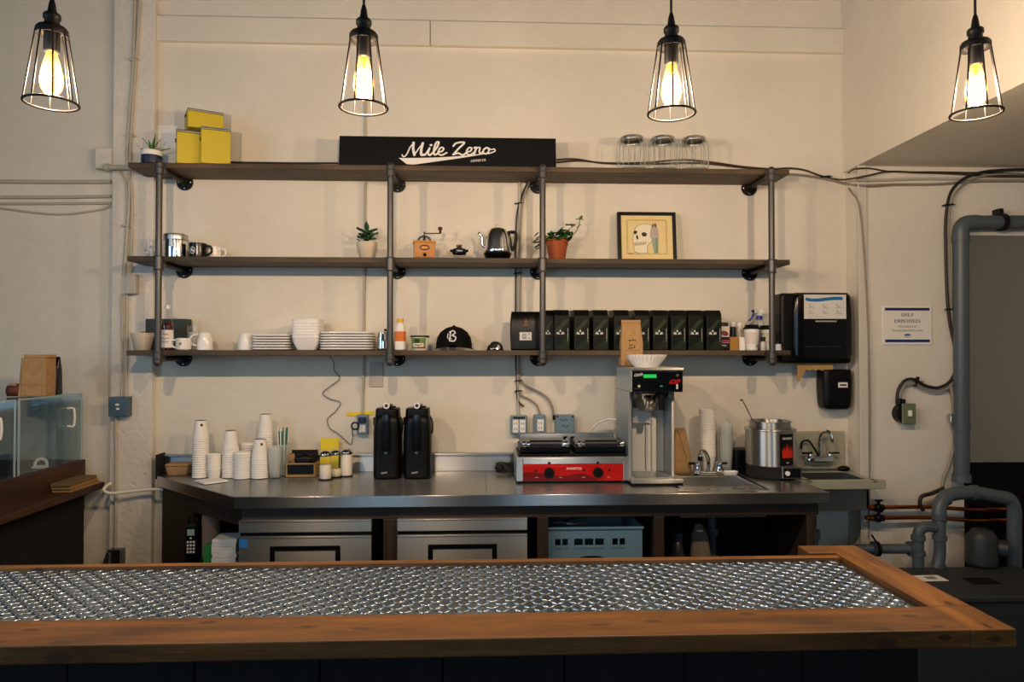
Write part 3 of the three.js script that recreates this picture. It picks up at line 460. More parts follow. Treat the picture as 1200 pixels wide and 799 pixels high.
stack('square_bowl', 'square white bowl nested in the stack between the plates', 'bowl', 'nested square bowls', loft([[0, 0, 0], [0.62, 0.62, 0], [0.72, 0.72, 0.004], [0.98, 0.98, 0.05], [0.99, 0.99, 0.068], [1.04, 1.04, 0.07], [1.04, 1.04, 0.0755], [0.97, 0.97, 0.0755], [0.95, 0.95, 0.052], [0.69, 0.69, 0.01], [0, 0, 0.008]], wid(345, 377, 0.14), 0.15, 6), M.ceramic, X(361, 0.14), 0.14, low, 7, 0.0158);
{
  const t = thing('steel_pitcher', 'small steel milk pitcher beside the iron pipe', 'pitcher', base(449, 0.16, low));
  part(t, 'body', lathe([[0, 0.002], [0.032, 0], [0.036, 0.01], [0.034, 0.06], [0.028, 0.09], [0.03, 0.1], [0.029, 0.1], [0.027, 0.09], [0, 0.08]]), M.chrome); part(t, 'handle', tube([[0.026, 0.09, 0], [0.05, 0.098, 0], [0.054, 0.06, 0], [0.034, 0.03, 0]], 0.004), M.chrome); part(t, 'lid_knob', sph(0.008, 0.012, 0.112, 0), M.ironDark);
}
{
  const t = thing('juice_bottle', 'white plastic bottle with orange label and yellow cap', 'bottle', base(469, 0.14, low));
  part(t, 'body', loft([[0, 0, 0.001], [0.9, 0.9, 0], [1, 1, 0.008], [1, 1, 0.115], [0.85, 0.85, 0.135], [0.55, 0.55, 0.15], [0.55, 0.55, 0.156]], 0.06, 0.06, 3), M.white);
  part(t, 'label', loft([[1.015, 1.015, 0.05], [1.015, 1.015, 0.105]], 0.06, 0.06, 3), std(0xd9701c, 0.5)); part(t, 'cap', cyl(0.019, 0.018, 0.154, 0.176, 0, 0, 20), std(0xe6b92a, 0.4));
}
{
  const t = thing('yogurt_tub', 'white tub with green label and dark lid beside the cap', 'tub', base(492, 0.16, low));
  part(t, 'tub', lathe([[0, 0.001], [0.044, 0], [0.05, 0.074], [0, 0.074]]), M.white); part(t, 'lid', lathe([[0.05, 0.072], [0.053, 0.072], [0.053, 0.081], [0.05, 0.082], [0, 0.081]]), std(0x2c3a2c, 0.5));
  part(t, 'label', new THREE.CylinderGeometry(0.0505, 0.0462, 0.058, 24, 1, true, -1.1, 1.9).translate(0, 0.039, 0), canvasMat(128, 64, (g, w, h) => { fill(g, '#6f8f4a', 0, 0, w, h); fill(g, '#2e4526', 38, 6, 40, 24); fill(g, '#e8e2d8', 20, 32, 90, 22); blocks(g, '#40382f', 30, 38, 70, 9, 8); fill(g, '#9a3b24', 60, 54, 68, 10); }, 0.5));
}
{
  const t = thing('baseball_cap', 'black baseball cap with white embroidered letter', 'cap', base(532, 0.14, low + 0.006));
  part(t, 'crown', loft([[1, 1, 0.012], [1.0, 1.02, 0.03], [0.93, 0.95, 0.065], [0.76, 0.8, 0.095], [0.45, 0.5, 0.118], [0.12, 0.12, 0.128], [0, 0, 0.129]], 0.2, 0.17, 2.2), M.blackMatte);
  part(t, 'button', sph(0.008, 0, 0.13, 0, 1, 0.6, 1, 10), M.blackMatte);
  const s = [], rr = [0.105, 0.075]; const bp = [], bi = []; for (let j = 0; j <= 6; j++) for (let i = 0; i <= 20; i++) { const a = Math.PI * i / 20, f = j / 6; bp.push(Math.cos(a) * (0.093 + 0.016 * f), 0.014 - 0.012 * Math.abs(Math.cos(a)) * f - 0.006 * f + 0.008 * Math.sin(a) * f, 0.06 * Math.sin(a) * f + 0.07 * Math.sin(a)); }
  for (let j = 0; j < 6; j++) for (let i = 0; i < 20; i++) { const a = j * 21 + i; bi.push(a, a + 1, a + 21, a + 1, a + 22, a + 21); }
  const bg = new THREE.BufferGeometry(); bg.setAttribute('position', new THREE.Float32BufferAttribute(bp, 3)); bg.setIndex(bi); bg.computeVertexNormals(); part(t, 'brim', [bg, bg.clone().translate(0, 0.004, 0)], M.blackMatte);
  const lm = std(0xe8e6e2, 0.7), P = (pts, r) => tube(pts.map(([x, y]) => { const yy = y, zz = 0.0865 * Math.sqrt(Math.max(0, 1 - (x / 0.095) ** 2)) * (1 - Math.max(0, yy - 0.03) ** 2 * 42); return [x, yy, zz]; }), r, 0, 6);
  part(t, 'letter', [P([[-0.016, 0.098], [-0.018, 0.07], [-0.02, 0.046]], 0.004), P([[-0.024, 0.092], [-0.002, 0.101], [0.009, 0.09], [-0.008, 0.075]], 0.004), P([[-0.008, 0.075], [0.012, 0.066], [0.006, 0.046], [-0.024, 0.046]], 0.004), P([[-0.03, 0.086], [-0.03, 0.06], [-0.008, 0.056]], 0.0025)], lm);
}
{
  const t = thing('steel_dome', 'small shiny steel dome beside the black coffee bags', 'lid', base(580, 0.17, low));
  part(t, 'dome', lathe([[0.046, 0], [0.047, 0.004], [0.043, 0.026], [0.03, 0.046], [0.012, 0.054], [0, 0.055]]), M.chrome); part(t, 'rim', torus(0.046, 0.003, 0, 0.003, 0), M.ironDark);
}
// coffee bags
const bagMat = phys(0x090b09, 0.38, { specularIntensity: 0.6 }), bagFront = canvasMat(160, 340, (g, w, h) => {
  fill(g, '#131812', 0, 0, w, h); g.fillStyle = '#323c2c'; g.beginPath(); g.moveTo(0, 150); g.lineTo(110, 40); g.lineTo(160, 40); g.lineTo(0, 215); g.fill(); g.fillStyle = '#222a1e'; g.beginPath(); g.moveTo(0, 330); g.lineTo(160, 200); g.lineTo(160, 340); g.lineTo(0, 340); g.fill();
  g.fillStyle = '#d8d9d2'; for (const [x, y] of [[62, 150], [44, 176], [80, 176], [30, 172], [94, 172]]) { g.beginPath(); g.moveTo(x, y - 14); g.lineTo(x + 13, y + 12); g.lineTo(x - 13, y + 12); g.fill(); } blocks(g, '#a9aaa2', 140, 120, 7, 120, 1, 4); for (let i = 0; i < 18; i++) if (i % 5) fill(g, '#b5b6ae', 140, 118 + i * 8, 7, 6);
}, 0.34);
function coffeeBag(w, d, h, m, mf) {
  const g = loft([[0, 0, 0.001], [0.97, 0.97, 0], [1, 1, 0.01], [1, 1, h * 0.6], [1.0, 0.9, h * 0.8], [0.99, 0.45, h * 0.94], [0.98, 0.1, h - 0.012], [0.98, 0.1, h], [0, 0, h]], w, d, 9, 36);
  return g;
}
function bag(px, z, turn, label, w = 0.085, h = 0.225) {
  const t = thing('coffee_bag', label, 'coffee bag', base(px, z, low), turn, 'black coffee bags in a row'), d = 0.12;
  part(t, 'pouch', [bx(-w / 2, w / 2, 0, h - 0.03, -d / 2, d / 2, 0.006), uvBox(ext([[-d / 2, 0], [d / 2, 0], [d / 2 - 0.02, 0.03], [-d / 2, 0.03]], w - 0.004).rotateY(-Math.PI / 2).translate(w / 2 - 0.002, h - 0.032, 0))], bagMat);
  part(t, 'front_print', face(-w / 2 + 0.003, w / 2 - 0.003, 0.004, h - 0.034, d / 2 + 0.0006), bagFront);
  part(t, 'top_seal', bx(-w / 2, w / 2, h - 0.012, h, -d / 2, -d / 2 + 0.006, 0.001), bagMat);
  return t;
}
{
  const z = 0.17, w = wid(598, 634, z), t = thing('coffee_bag', 'wide black coffee bag with copper emblem and white label', 'coffee bag', base(616, z, low));
  const h = 0.215, d = 0.08; part(t, 'pouch', loft([[0, 0, 0.001], [0.93, 0.97, 0], [0.97, 1, 0.01], [1.02, 1, h * 0.45], [1.0, 0.9, h * 0.75], [0.96, 0.5, h * 0.93], [0.93, 0.12, h - 0.008], [0.93, 0.1, h], [0, 0, h]], w, d, 8), bagMat);
  part(t, 'label', face(-0.036, 0.03, 0.055, 0.1, d / 2 + 0.002), canvasMat(128, 88, (g, W, H) => { fill(g, '#d9d7d0', 0, 0, W, H); fill(g, '#8c8a82', 30, 20, 40, 50); fill(g, '#c9c6bd', 38, 30, 24, 28); blocks(g, '#55524c', 86, 16, 30, 12, 3); blocks(g, '#55524c', 86, 60, 30, 12, 3); }, 0.6));
  part(t, 'emblem', [ext([[-0.016, 0], [0.016, 0], [0.012, 0.014], [0.006, 0.016], [0.01, 0.03], [0.003, 0.034], [0, 0.046], [-0.004, 0.034], [-0.01, 0.03], [-0.006, 0.016], [-0.012, 0.014]], 0.001).rotateX(-0.06).translate(0.0, 0.132, d / 2 + 0.0005)], std(0x6a3a1c, 0.5));
}
const bagLabel = (k) => ['black coffee bag with pale emblem right behind an iron pipe', 'black coffee bag with pale emblem, second beyond the iron pipe', 'black coffee bag with pale emblem, third beyond the iron pipe', 'black coffee bag with pale emblem, fourth beyond the iron pipe', 'black coffee bag with pale emblem, last before the kraft bag', 'black coffee bag with pale emblem mostly hidden by the kraft bag', 'black coffee bag with pale emblem, first beyond the kraft bag', 'black coffee bag with pale emblem, second beyond the kraft bag', 'black coffee bag with pale emblem, third beyond the kraft bag', 'black coffee bag with pale emblem at the row end beside the cafe tins'][k];
[641, 656, 679, 701, 725, 749, 770, 791, 811, 832].forEach((px, k) => bag(px, k === 0 ? 0.13 : 0.165, 0.1, bagLabel(k), k ? 0.088 : 0.06, 0.225));
{
  const t = thing('snack_pouch', 'pink and black snack pouch leaning beside the coffee bags', 'pouch', base(847, 0.16, low));
  part(t, 'pouch', loft([[0, 0, 0], [0.95, 1, 0], [1, 1, 0.02], [1, 0.8, 0.1], [0.96, 0.12, 0.15], [0.96, 0.1, 0.158], [0, 0, 0.158]], 0.066, 0.05, 6), std(0x151414, 0.5));
  part(t, 'print', face(-0.03, 0.03, 0.012, 0.135, 0).rotateX(-0.07).translate(0, 0, 0.0285), canvasMat(96, 192, (g, w, h) => { fill(g, '#d9cfc6', 0, 0, w, h); g.fillStyle = '#7a3c34'; g.beginPath(); g.ellipse(56, 62, 34, 22, 0.3, 0, 7); g.fill(); fill(g, '#141212', 0, 92, w, 26); fill(g, '#9a3a58', 0, 118, w, 26); fill(g, '#161313', 0, 146, w, 46); blocks(g, '#d8d0c8', 10, 160, 60, 12, 6); }, 0.4));
  const s = [['spice_jar', 'small black and white spice jar beside the snack pouch', 859, 0.1, 0.018, 0.165, 0x17171a, 0xe7e4de], ['spice_bottle', 'slim pale bottle with white cap behind the lidded cup', 867, 0.1, 0.017, 0.16, 0xcfc7b6, 0xefece6]];
  for (const [n, l, px, z, r, h, c1, c2] of s) { const o = thing(n, l, 'jar', base(px, z, low)); part(o, 'jar', lathe([[0, 0], [r, 0], [r, h * 0.78], [r * 0.8, h * 0.84], [0, h * 0.84]], 20), std(c1, 0.35)); part(o, 'cap', lathe([[0, h * 0.82], [r * 0.92, h * 0.82], [r * 0.92, h], [0, h]], 20), std(c2, 0.4)); }
  solo('cardboard_carton', 'small yellow and brown carton below the spice jars', 'box', bx(X(855, 0.18), X(865, 0.18), low, low + 0.075, 0.14, 0.19, 0.002), std(0xa9782a, 0.6));
  solo('white_carton', 'small white carton behind the lidded paper cup', 'box', bx(X(865.5, 0.17), X(873, 0.17), low, low + 0.075, 0.13, 0.18, 0.002), M.white);
}
function lidCup(px, z, y, label, r = 0.04, h = 0.125) {
  const t = thing('takeaway_cup', label, 'cup', base(px, z, y));
  part(t, 'cup', lathe([[0, 0.003], [r * 0.7, 0], [r * 0.72, 0.003], [r, h], [r - 0.002, h]]), M.paperCup); part(t, 'sleeve', lathe([[r * 0.82, h * 0.3], [r * 0.995, h * 0.82], [r * 0.97, h * 0.82]]), std(0xe0d6c6, 0.8));
  part(t, 'lid', lathe([[r + 0.002, h - 0.004], [r + 0.004, h], [r + 0.003, h + 0.005], [r - 0.003, h + 0.008], [r - 0.005, h + 0.02], [r - 0.012, h + 0.021], [r - 0.014, h + 0.016], [0, h + 0.015]]), M.black);
  part(t, 'logo', torus(0.006, 0.0016, 0.02, h * 0.2, r * 0.74, false, 16), M.black);
}
lidCup(881, 0.2, low, 'white paper cup with black lid beside the spray bottle', 0.042, 0.122);
lidCup(897, 0.12, low, 'white paper cup with black lid behind the iron pipe', 0.036, 0.122);
{
  const t = thing('spray_bottle', 'spray bottle with blue and white trigger head', 'spray bottle', base(890, 0.07, low));
  part(t, 'body', lathe([[0, 0], [0.034, 0], [0.036, 0.01], [0.036, 0.13], [0.014, 0.17], [0.014, 0.185], [0, 0.185]]), M.plasticClear); part(t, 'collar', cyl(0.018, 0.018, 0.178, 0.2, 0, 0, 20), std(0x2a3f9a, 0.4));
  part(t, 'head', [bx(-0.012, 0.012, 0.2, 0.215, -0.012, 0.012, 0.004), bx(-0.03, 0.026, 0.214, 0.236, -0.011, 0.011, 0.006)], M.white);
  part(t, 'trigger', tube([[-0.026, 0.228, 0], [-0.034, 0.21, 0], [-0.044, 0.188, 0], [-0.06, 0.172, 0]], 0.006), std(0x2a3f9a, 0.4)); part(t, 'nozzle', cylAt([-0.03, 0.226, 0], [-0.044, 0.228, 0], 0.008), std(0x1c2440, 0.4));
  const j = thing('spice_bottle', 'tiny white jar with black lid at the plank end', 'jar', base(912, 0.16, low)); part(j, 'jar', cyl(0.017, 0.017, 0, 0.036, 0, 0, 18), M.white); part(j, 'cap', cyl(0.018, 0.018, 0.036, 0.05, 0, 0, 18), M.black);
  const k = thing('spice_bottle', 'tiny white jar with brown lid between lidded cups', 'jar', base(894.5, 0.2, low)); part(k, 'jar', lathe([[0, 0], [0.016, 0], [0.016, 0.04], [0.011, 0.05], [0, 0.05]], 18), M.white); part(k, 'cap', cyl(0.012, 0.012, 0.05, 0.075, 0, 0, 18), std(0x2a1a18, 0.5));
}
// ---------- on the back counter ----------
const cz = (py) => EYE.z - (EYE.y - CT) * F / (py - 413);           // how far out something stands whose foot shows at py
const small = { cup: null };
const cupGeo = (r0, r1, h) => lathe([[0, h - 0.006], [r0 - 0.001, h - 0.006], [r0, h], [r0 + (r1 - r0) * 0.5, h * 0.5], [r1, 0.008], [r1 + 0.0025, 0.006], [r1 + 0.0028, 0.002], [r1, 0], [r1 - 0.002, 0.003], [r0 - 0.002, h - 0.009], [0, h - 0.009]].reverse(), 26);
const upCup = (r0, r1, h) => lathe([[0, 0.007], [r0 - 0.002, 0.006], [r0, 0], [r1, h - 0.006], [r1 + 0.0028, h - 0.004], [r1 + 0.0025, h], [r1 - 0.002, h - 0.003], [r0 - 0.003, 0.01], [0, 0.01]], 26);
const cornerCup = stack('paper_cup', 'upturned paper cup in the tall stack by the counter corner', 'cup', 'cups in the corner stack', cupGeo(0.03, 0.041, 0.1), M.paperCup, X(236, 0.17), 0.17, CT + 0.003, 18, 0.0122, 0.0006);
stack('paper_cup', 'upturned paper cup in the middle stack of the corner group', 'cup', 'cups in the middle stack', cupGeo(0.03, 0.042, 0.105), M.paperCup, X(271, 0.17), 0.17, CT + 0.003, 13, 0.0122, 0.0006);
stack('small_paper_cup', 'small white tub in the low stack beside corner cups', 'cup', 'small tubs in the low stack', upCup(0.03, 0.035, 0.05), M.paperCup, X(252, 0.185), 0.185, CT + 0.003, 8, 0.011, 0.0006);
stack('portion_tub', 'upturned white portion tub in the stack before the tallest cups', 'tub', 'portion tubs in the front stack', lathe([[0, 0.012], [0.034, 0.012], [0.036, 0.016], [0.04, 0.016], [0.042, 0.012], [0.047, 0.004], [0.048, 0], [0.045, 0], [0.041, 0.009], [0, 0.009]].reverse(), 26), M.white, X(285, 0.2), 0.2, CT + 0.003, 12, 0.0115, 0.0008);
stack('portion_tub', 'upturned white portion tub in the stack behind the others', 'tub', 'portion tubs in the rear stack', lathe([[0, 0.012], [0.028, 0.012], [0.03, 0.016], [0.034, 0.016], [0.036, 0.012], [0.04, 0.004], [0.041, 0], [0.038, 0], [0.035, 0.009], [0, 0.009]].reverse(), 26), M.white, X(291, 0.09), 0.09, CT + 0.003, 15, 0.0115, 0.0008);
const strawCup = stack('paper_cup', 'upturned paper cup in the short stack beside the straws', 'cup', 'cups in the short stack', cupGeo(0.031, 0.043, 0.11), M.paperCup, X(305.5, 0.2), 0.2, CT + 0.003, 9, 0.0122, 0.0006);
stack('paper_cup', 'upturned paper cup in the tallest stack behind the short one', 'cup', 'cups in the tallest stack', cupGeo(0.031, 0.042, 0.115), M.paperCup, X(312, 0.1), 0.1, CT + 0.003, 19, 0.0122, 0.0006);
for (const [c, y] of [[cornerCup, 0.078], [strawCup, 0.085]]) part(c, 'logo', [torus(0.0058, 0.0017, 0.016, y, 0.03, false, 16), bx(0.014, 0.018, y - 0.003, y + 0.004, 0.029, 0.032)], M.black);
function clearStack(px, z, n, r0, r1, h, label, group, cup = 'clear_cup') { stack(cup, label, 'cup', group, lathe([[0, 0.004], [r0, 0.003], [r1, h - 0.004], [r1 + 0.002, h]], 24), M.plasticClear, X(px, z), z, CT + 0.003, n, 0.012, 0.0005); }
clearStack(323, 0.2, 6, 0.028, 0.036, 0.11, 'clear plastic cup in the stack beside the paper cups', 'clear cups in front of the paper cups');
{
  const t = thing('straw_cup', 'clear cup holding green and white straws', 'cup', base(332, 0.13, CT + 0.003));
  part(t, 'cup', lathe([[0, 0.004], [0.03, 0.003], [0.038, 0.17], [0.04, 0.172]], 24), M.plasticClear);
  for (let i = 0; i < 12; i++) { const a = i * 2.4, r = 0.02 * Math.sqrt(i / 12), tx = Math.cos(a) * (r + 0.012), tz = Math.sin(a) * (r + 0.01); part(t, 'straw', cylAt([Math.cos(a) * r * 0.8, 0.008, Math.sin(a) * r * 0.8], [tx, 0.235 + rnd(0, 0.035), tz], 0.0036, 8), i % 3 === 0 ? M.white : std([0x1e7a64, 0x2b8f76][i % 2], 0.4)); }
}
{
  const z = 0.12, t = thing('takeout_tray', 'brown card tray in the corner against the splash panel', 'tray', base(211, 0.07, CT + 0.003));
  part(t, 'tray', loft([[0, 0, 0.002], [0.84, 0.84, 0], [1, 1, 0.048], [0.985, 0.985, 0.048], [0.82, 0.82, 0.005], [0, 0, 0.005]], 0.13, 0.09, 6), M.kraft);
  part(t, 'tray_lid', loft([[0, 0, 0.05], [1.02, 1.02, 0.049], [1.02, 1.02, 0.056], [0.9, 0.9, 0.062], [0, 0, 0.062]], 0.13, 0.09, 6), M.kraft);
  const n = thing('napkin', 'folded white napkin lying by the counter corner', 'napkin', [X(249, 0.31), CT + 0.003, 0.31], 0.75);
  part(n, 'lower_fold', bx(-0.062, 0.062, 0, 0.004, -0.062, 0.062, 0.0015), M.paper); part(n, 'upper_fold', bx(-0.06, 0.058, 0.004, 0.009, -0.06, 0.06, 0.002).rotateY(0.06), M.paper);
}
{
  const z = 0.19, w = wid(338, 373, z), t = thing('chalk_caddy', 'wooden caddy box with black chalk front beside the shakers', 'box', base(355.5, 0.14, CT + 0.003)), h = 0.075, d = 0.1;
  const wm = std(0x9a7a4a, 0.6);
  part(t, 'side', [bx(-w / 2, -w / 2 + 0.008, 0, h, -d / 2, d / 2, 0.002)], wm); part(t, 'side', [bx(w / 2 - 0.008, w / 2, 0, h, -d / 2, d / 2, 0.002)], wm); part(t, 'bottom', bx(-w / 2 + 0.008, w / 2 - 0.008, 0, 0.008, -d / 2, d / 2), wm); part(t, 'back', bx(-w / 2 + 0.008, w / 2 - 0.008, 0.008, h + 0.06, -d / 2, -d / 2 + 0.008, 0.002), M.blackWood);
  part(t, 'front', bx(-w / 2 + 0.008, w / 2 - 0.008, 0.008, h, d / 2 - 0.008, d / 2 - 0.001), wm); part(t, 'chalkboard', bx(-w / 2 + 0.01, w / 2 - 0.01, 0.014, h - 0.008, d / 2 - 0.001, d / 2 + 0.001), M.black);
  const b = thing('black_tamper', 'rounded black lid resting in the wooden caddy', 'lid', [X(357, 0.14), CT + 0.003 + 0.008, 0.14]); part(b, 'body', loft([[0, 0, 0], [0.9, 0.9, 0], [0.95, 0.95, 0.07], [1, 1, 0.075], [1, 1, 0.092], [0.7, 0.7, 0.108], [0, 0, 0.11]], 0.1, 0.07, 3), M.black); part(b, 'knob', lathe([[0, 0.108], [0.012, 0.108], [0.008, 0.115], [0, 0.117]], 16), M.black);
  const p = solo('sachet', 'tan paper sachet standing in the wooden caddy', 'sachet', bx(-0.022, 0.022, 0, 0.1, -0.003, 0.003, 0.002).rotateZ(0.2), M.kraft); p.position.set(X(345, 0.11), CT + 0.018, 0.108);
}
function shaker(px, z, r, h, label, inside, insideTop) {
  const t = thing('sugar_shaker', label, 'shaker', base(px, z, CT + 0.003), 0, 'glass shakers on the counter');
  part(t, 'glass', lathe([[0, 0.002], [r * 0.96, 0], [r, 0.006], [r * 0.97, h * 0.5], [r * 0.94, h * 0.78], [r * 0.86, h * 0.84]], 24), M.glass);
  part(t, 'contents', lathe([[0, 0.005], [r * 0.9, 0.006], [r * 0.9, h * insideTop], [0, h * insideTop]], 24), inside);
  part(t, 'base_ring', torus(r, 0.0028, 0, 0.004, 0), M.black);
  part(t, 'cap', lathe([[r * 0.96, h * 0.81], [r * 0.98, h * 0.86], [r * 0.9, h * 0.93], [r * 0.5, h], [0, h]], 24), M.chrome); part(t, 'cap_band', torus(r * 0.97, 0.003, 0, h * 0.835, 0), M.ironDark);
}
shaker(382, 0.27, 0.034, 0.155, 'glass shaker half full of pale sugar in front of the others', std(0xe6dccb, 0.8), 0.5);
shaker(394, 0.2, 0.033, 0.15, 'glass shaker nearly empty between two fuller ones', std(0xd9cfae, 0.8), 0.3);
shaker(406.5, 0.17, 0.034, 0.15, 'glass shaker full of white sugar nearest the airpots', std(0xefe8dc, 0.8), 0.8);
{
  const t = thing('yellow_sheet', 'bright yellow card leaning behind the glass shakers', 'card', base(386, 0.07, CT + 0.003)); part(t, 'card', bx(-0.052, 0.052, 0, 0.195, -0.002, 0.002, 0.001).rotateX(-0.12), M.yellowPaper);
}
function airpot(px, label) {
  const z = 0.2, t = thing('airpot', label, 'airpot', base(px, z, CT + 0.003), 0, 'black airpots on the counter');
  part(t, 'body', loft([[0, 0, 0.001], [0.96, 0.96, 0], [1, 1, 0.012], [1, 1, 0.25], [0.94, 0.95, 0.3], [0.86, 0.9, 0.345], [0, 0, 0.345]], 0.15, 0.16, 3.6), M.black);
  part(t, 'head', loft([[0.84, 0.9, 0.335], [0.82, 0.92, 0.368], [0.78, 0.86, 0.374], [0, 0, 0.374]], 0.155, 0.16, 4), M.black);
  part(t, 'lever', [bx(-0.022, 0.022, 0.374, 0.394, -0.05, 0.066, 0.007), bx(0.02, 0.046, 0.378, 0.388, 0.02, 0.05, 0.004)], M.black);
  const b = part(t, 'button', cylAt([0, 0.392, 0.055], [0, 0.392, 0.074], 0.017, 24), M.white); part(b, 'button_center', cylAt([0, 0.392, 0.073], [0, 0.392, 0.0755], 0.009, 20), std(0x33206a, 0.4));
  part(t, 'spout', [loft([[1, 1, 0.15], [1, 1.1, 0.3], [0.8, 0.9, 0.345]], 0.05, 0.04, 4).translate(0, 0, 0.078)], M.blackGloss);
  part(t, 'sight_glass', loft([[0.25, 1, 0.135], [1, 1, 0.168], [0.9, 1, 0.172]], 0.042, 0.014, 4).translate(0, 0, 0.084), M.boxBlue);
  part(t, 'handle', tube([[0.064, 0.33, 0], [0.076, 0.31, 0.01], [0.081, 0.27, 0.014], [0.077, 0.235, 0.012]], 0.0045), M.black); part(t, 'hinge_tab', bx(-0.079, -0.068, 0.28, 0.325, -0.012, 0.012, 0.004), M.black);
  part(t, 'logo', face(-0.028, 0.012, 0.026, 0.044, 0.0815), canvasMat(128, 56, (g, w, h) => { fill(g, '#0b0b0c', 0, 0, w, h); g.fillStyle = '#e4e4e2'; g.font = 'bold 40px serif'; g.transform(1, -0.12, -0.3, 1, 14, 8); g.fillText('Curtis', 0, 40, 104); }, 0.45));
}
airpot(455, 'black airpot with white push button beside the sugar shakers');
airpot(490, 'black airpot with white push button next to another airpot');
{
  const t = thing('coiled_cable', 'coil of black power cable beside the panini press', 'cable', base(593, 0.14, CT + 0.003)), pts = [];
  for (let i = 0; i < 70; i++) { const a = i * 0.45, r = 0.04 + 0.012 * Math.sin(i * 1.3); pts.push([Math.cos(a) * r * 1.15, 0.008 + i * 0.0007 + 0.006 * Math.sin(i * 0.7) ** 2, Math.sin(a) * r * 0.8]); }
  part(t, 'coil', tube(pts, 0.0048, 420, 7), M.cableBlack); part(t, 'plug', bx(-0.05, -0.02, 0.02, 0.045, 0.02, 0.045, 0.006), M.black);
}
// panini press
{
  const zf = 0.44, x0 = X(605, zf), x1 = X(738, zf), w = x1 - x0, t = thing('panini_press', 'double steel panini press with red front panel and black knobs', 'panini press', [(x0 + x1) / 2, CT + 0.003, 0]), h = w / 2;
  part(t, 'body', [bx(-h, h, 0.012, 0.135, 0.13, zf - 0.006, 0.004)], M.steelSoft);
  part(t, 'front_frame', [bx(-h, -h + 0.035, 0.012, 0.13, zf - 0.012, zf, 0.003), bx(h - 0.035, h, 0.012, 0.13, zf - 0.012, zf, 0.003), bx(-h + 0.035, h - 0.035, 0.1, 0.13, zf - 0.012, zf, 0.003)], M.steel);
  const pw = w - 0.07;
  part(t, 'control_panel', [bx(-pw / 2, pw / 2, 0.012, 0.1, zf - 0.01, zf - 0.002)], M.red);
  part(t, 'panel_print', face(-pw / 2, pw / 2, 0.013, 0.1, zf - 0.0012), canvasMat(1024, 180, (g, W, H) => { fill(g, '#b81710', 0, 0, W, H); g.fillStyle = '#6e0d0a'; g.beginPath(); g.moveTo(0, 90); g.bezierCurveTo(200, 60, 330, 170, 520, 110); g.bezierCurveTo(640, 80, 720, 150, 760, 180); g.lineTo(0, 180); g.fill(); g.fillStyle = '#d0241a'; g.beginPath(); g.moveTo(0, 20); g.bezierCurveTo(260, 0, 340, 80, 470, 10); g.lineTo(0, 0); g.fill(); g.fillStyle = '#f0e6e2'; g.font = 'bold 34px sans-serif'; g.textAlign = 'center'; g.fillText('AVANTCO', 520, 60); fill(g, '#d9b8b0', 120, 140, 36, 5); fill(g, '#d9b8b0', 370, 140, 30, 5); fill(g, '#d9b8b0', 600, 140, 34, 5); fill(g, '#d9b8b0', 860, 140, 26, 5); g.fillStyle = '#3a0605'; g.beginPath(); g.arc(130, 70, 12, 0, 7); g.fill(); g.beginPath(); g.arc(620, 70, 12, 0, 7); g.fill(); g.beginPath(); g.arc(880, 70, 12, 0, 7); g.fill(); }, 0.3));
  for (const f of [-0.24, 0.245]) { const k = part(t, 'knob', [cylAt([f * pw, 0.056, zf - 0.002], [f * pw, 0.056, zf + 0.014], 0.026, 24), bx(f * pw - 0.006, f * pw + 0.006, 0.034, 0.078, zf + 0.012, zf + 0.024, 0.003)], M.black); part(t, 'indicator', sph(0.007, f * pw, 0.106, zf + 0.001, 1, 1, 0.5, 10), M.black); }
  part(t, 'lower_plate', bx(-h + 0.012, h - 0.012, 0.135, 0.15, 0.14, zf - 0.02, 0.003), M.black);
  for (const s of [-1, 1]) {
    const u = part(t, 'upper_plate', [bx(s > 0 ? 0.012 : -h + 0.02, s > 0 ? h - 0.02 : -0.012, 0.152, 0.185, 0.15, zf - 0.03, 0.008)], M.black);
    part(t, 'plate_cover', bx(s > 0 ? 0.02 : -h + 0.028, s > 0 ? h - 0.028 : -0.02, 0.185, 0.205, 0.16, zf - 0.09, 0.006), M.steelDark);
    const cx = s * 0.143; part(u, 'handle_grip', cylAt([cx - 0.083, 0.204, zf], [cx + 0.083, 0.204, zf], 0.021, 20), std(0x15171d, 0.35));
    for (const e of [-1, 1]) part(u, 'handle_post', [cylAt([cx + e * 0.11, 0.204, zf], [cx + e * 0.083, 0.204, zf], 0.014), cylAt([cx + e * 0.106, 0.204, zf], [cx + e * 0.106, 0.175, zf - 0.05], 0.011), sph(0.018, cx + e * 0.11, 0.204, zf)], M.chrome);
    part(t, 'hinge_spring', [tube(Array.from({ length: 30 }, (_, i) => [s * 0.02 + Math.cos(i) * 0.008, 0.2 + i * 0.0008, 0.19 + i * 0.003 + Math.sin(i) * 0.008]), 0.0025, 120, 6)], M.ironDark);
  }
  part(t, 'back_housing', bx(-h + 0.03, h - 0.03, 0.135, 0.225, 0.1, 0.15, 0.006), M.steelDark);
  for (const [a, b] of [[-1, 0.16], [1, 0.16], [-1, 0.41], [1, 0.41]]) part(t, 'foot', cyl(0.016, 0.014, 0, 0.013, a * (h - 0.03), b, 14), M.black);
}
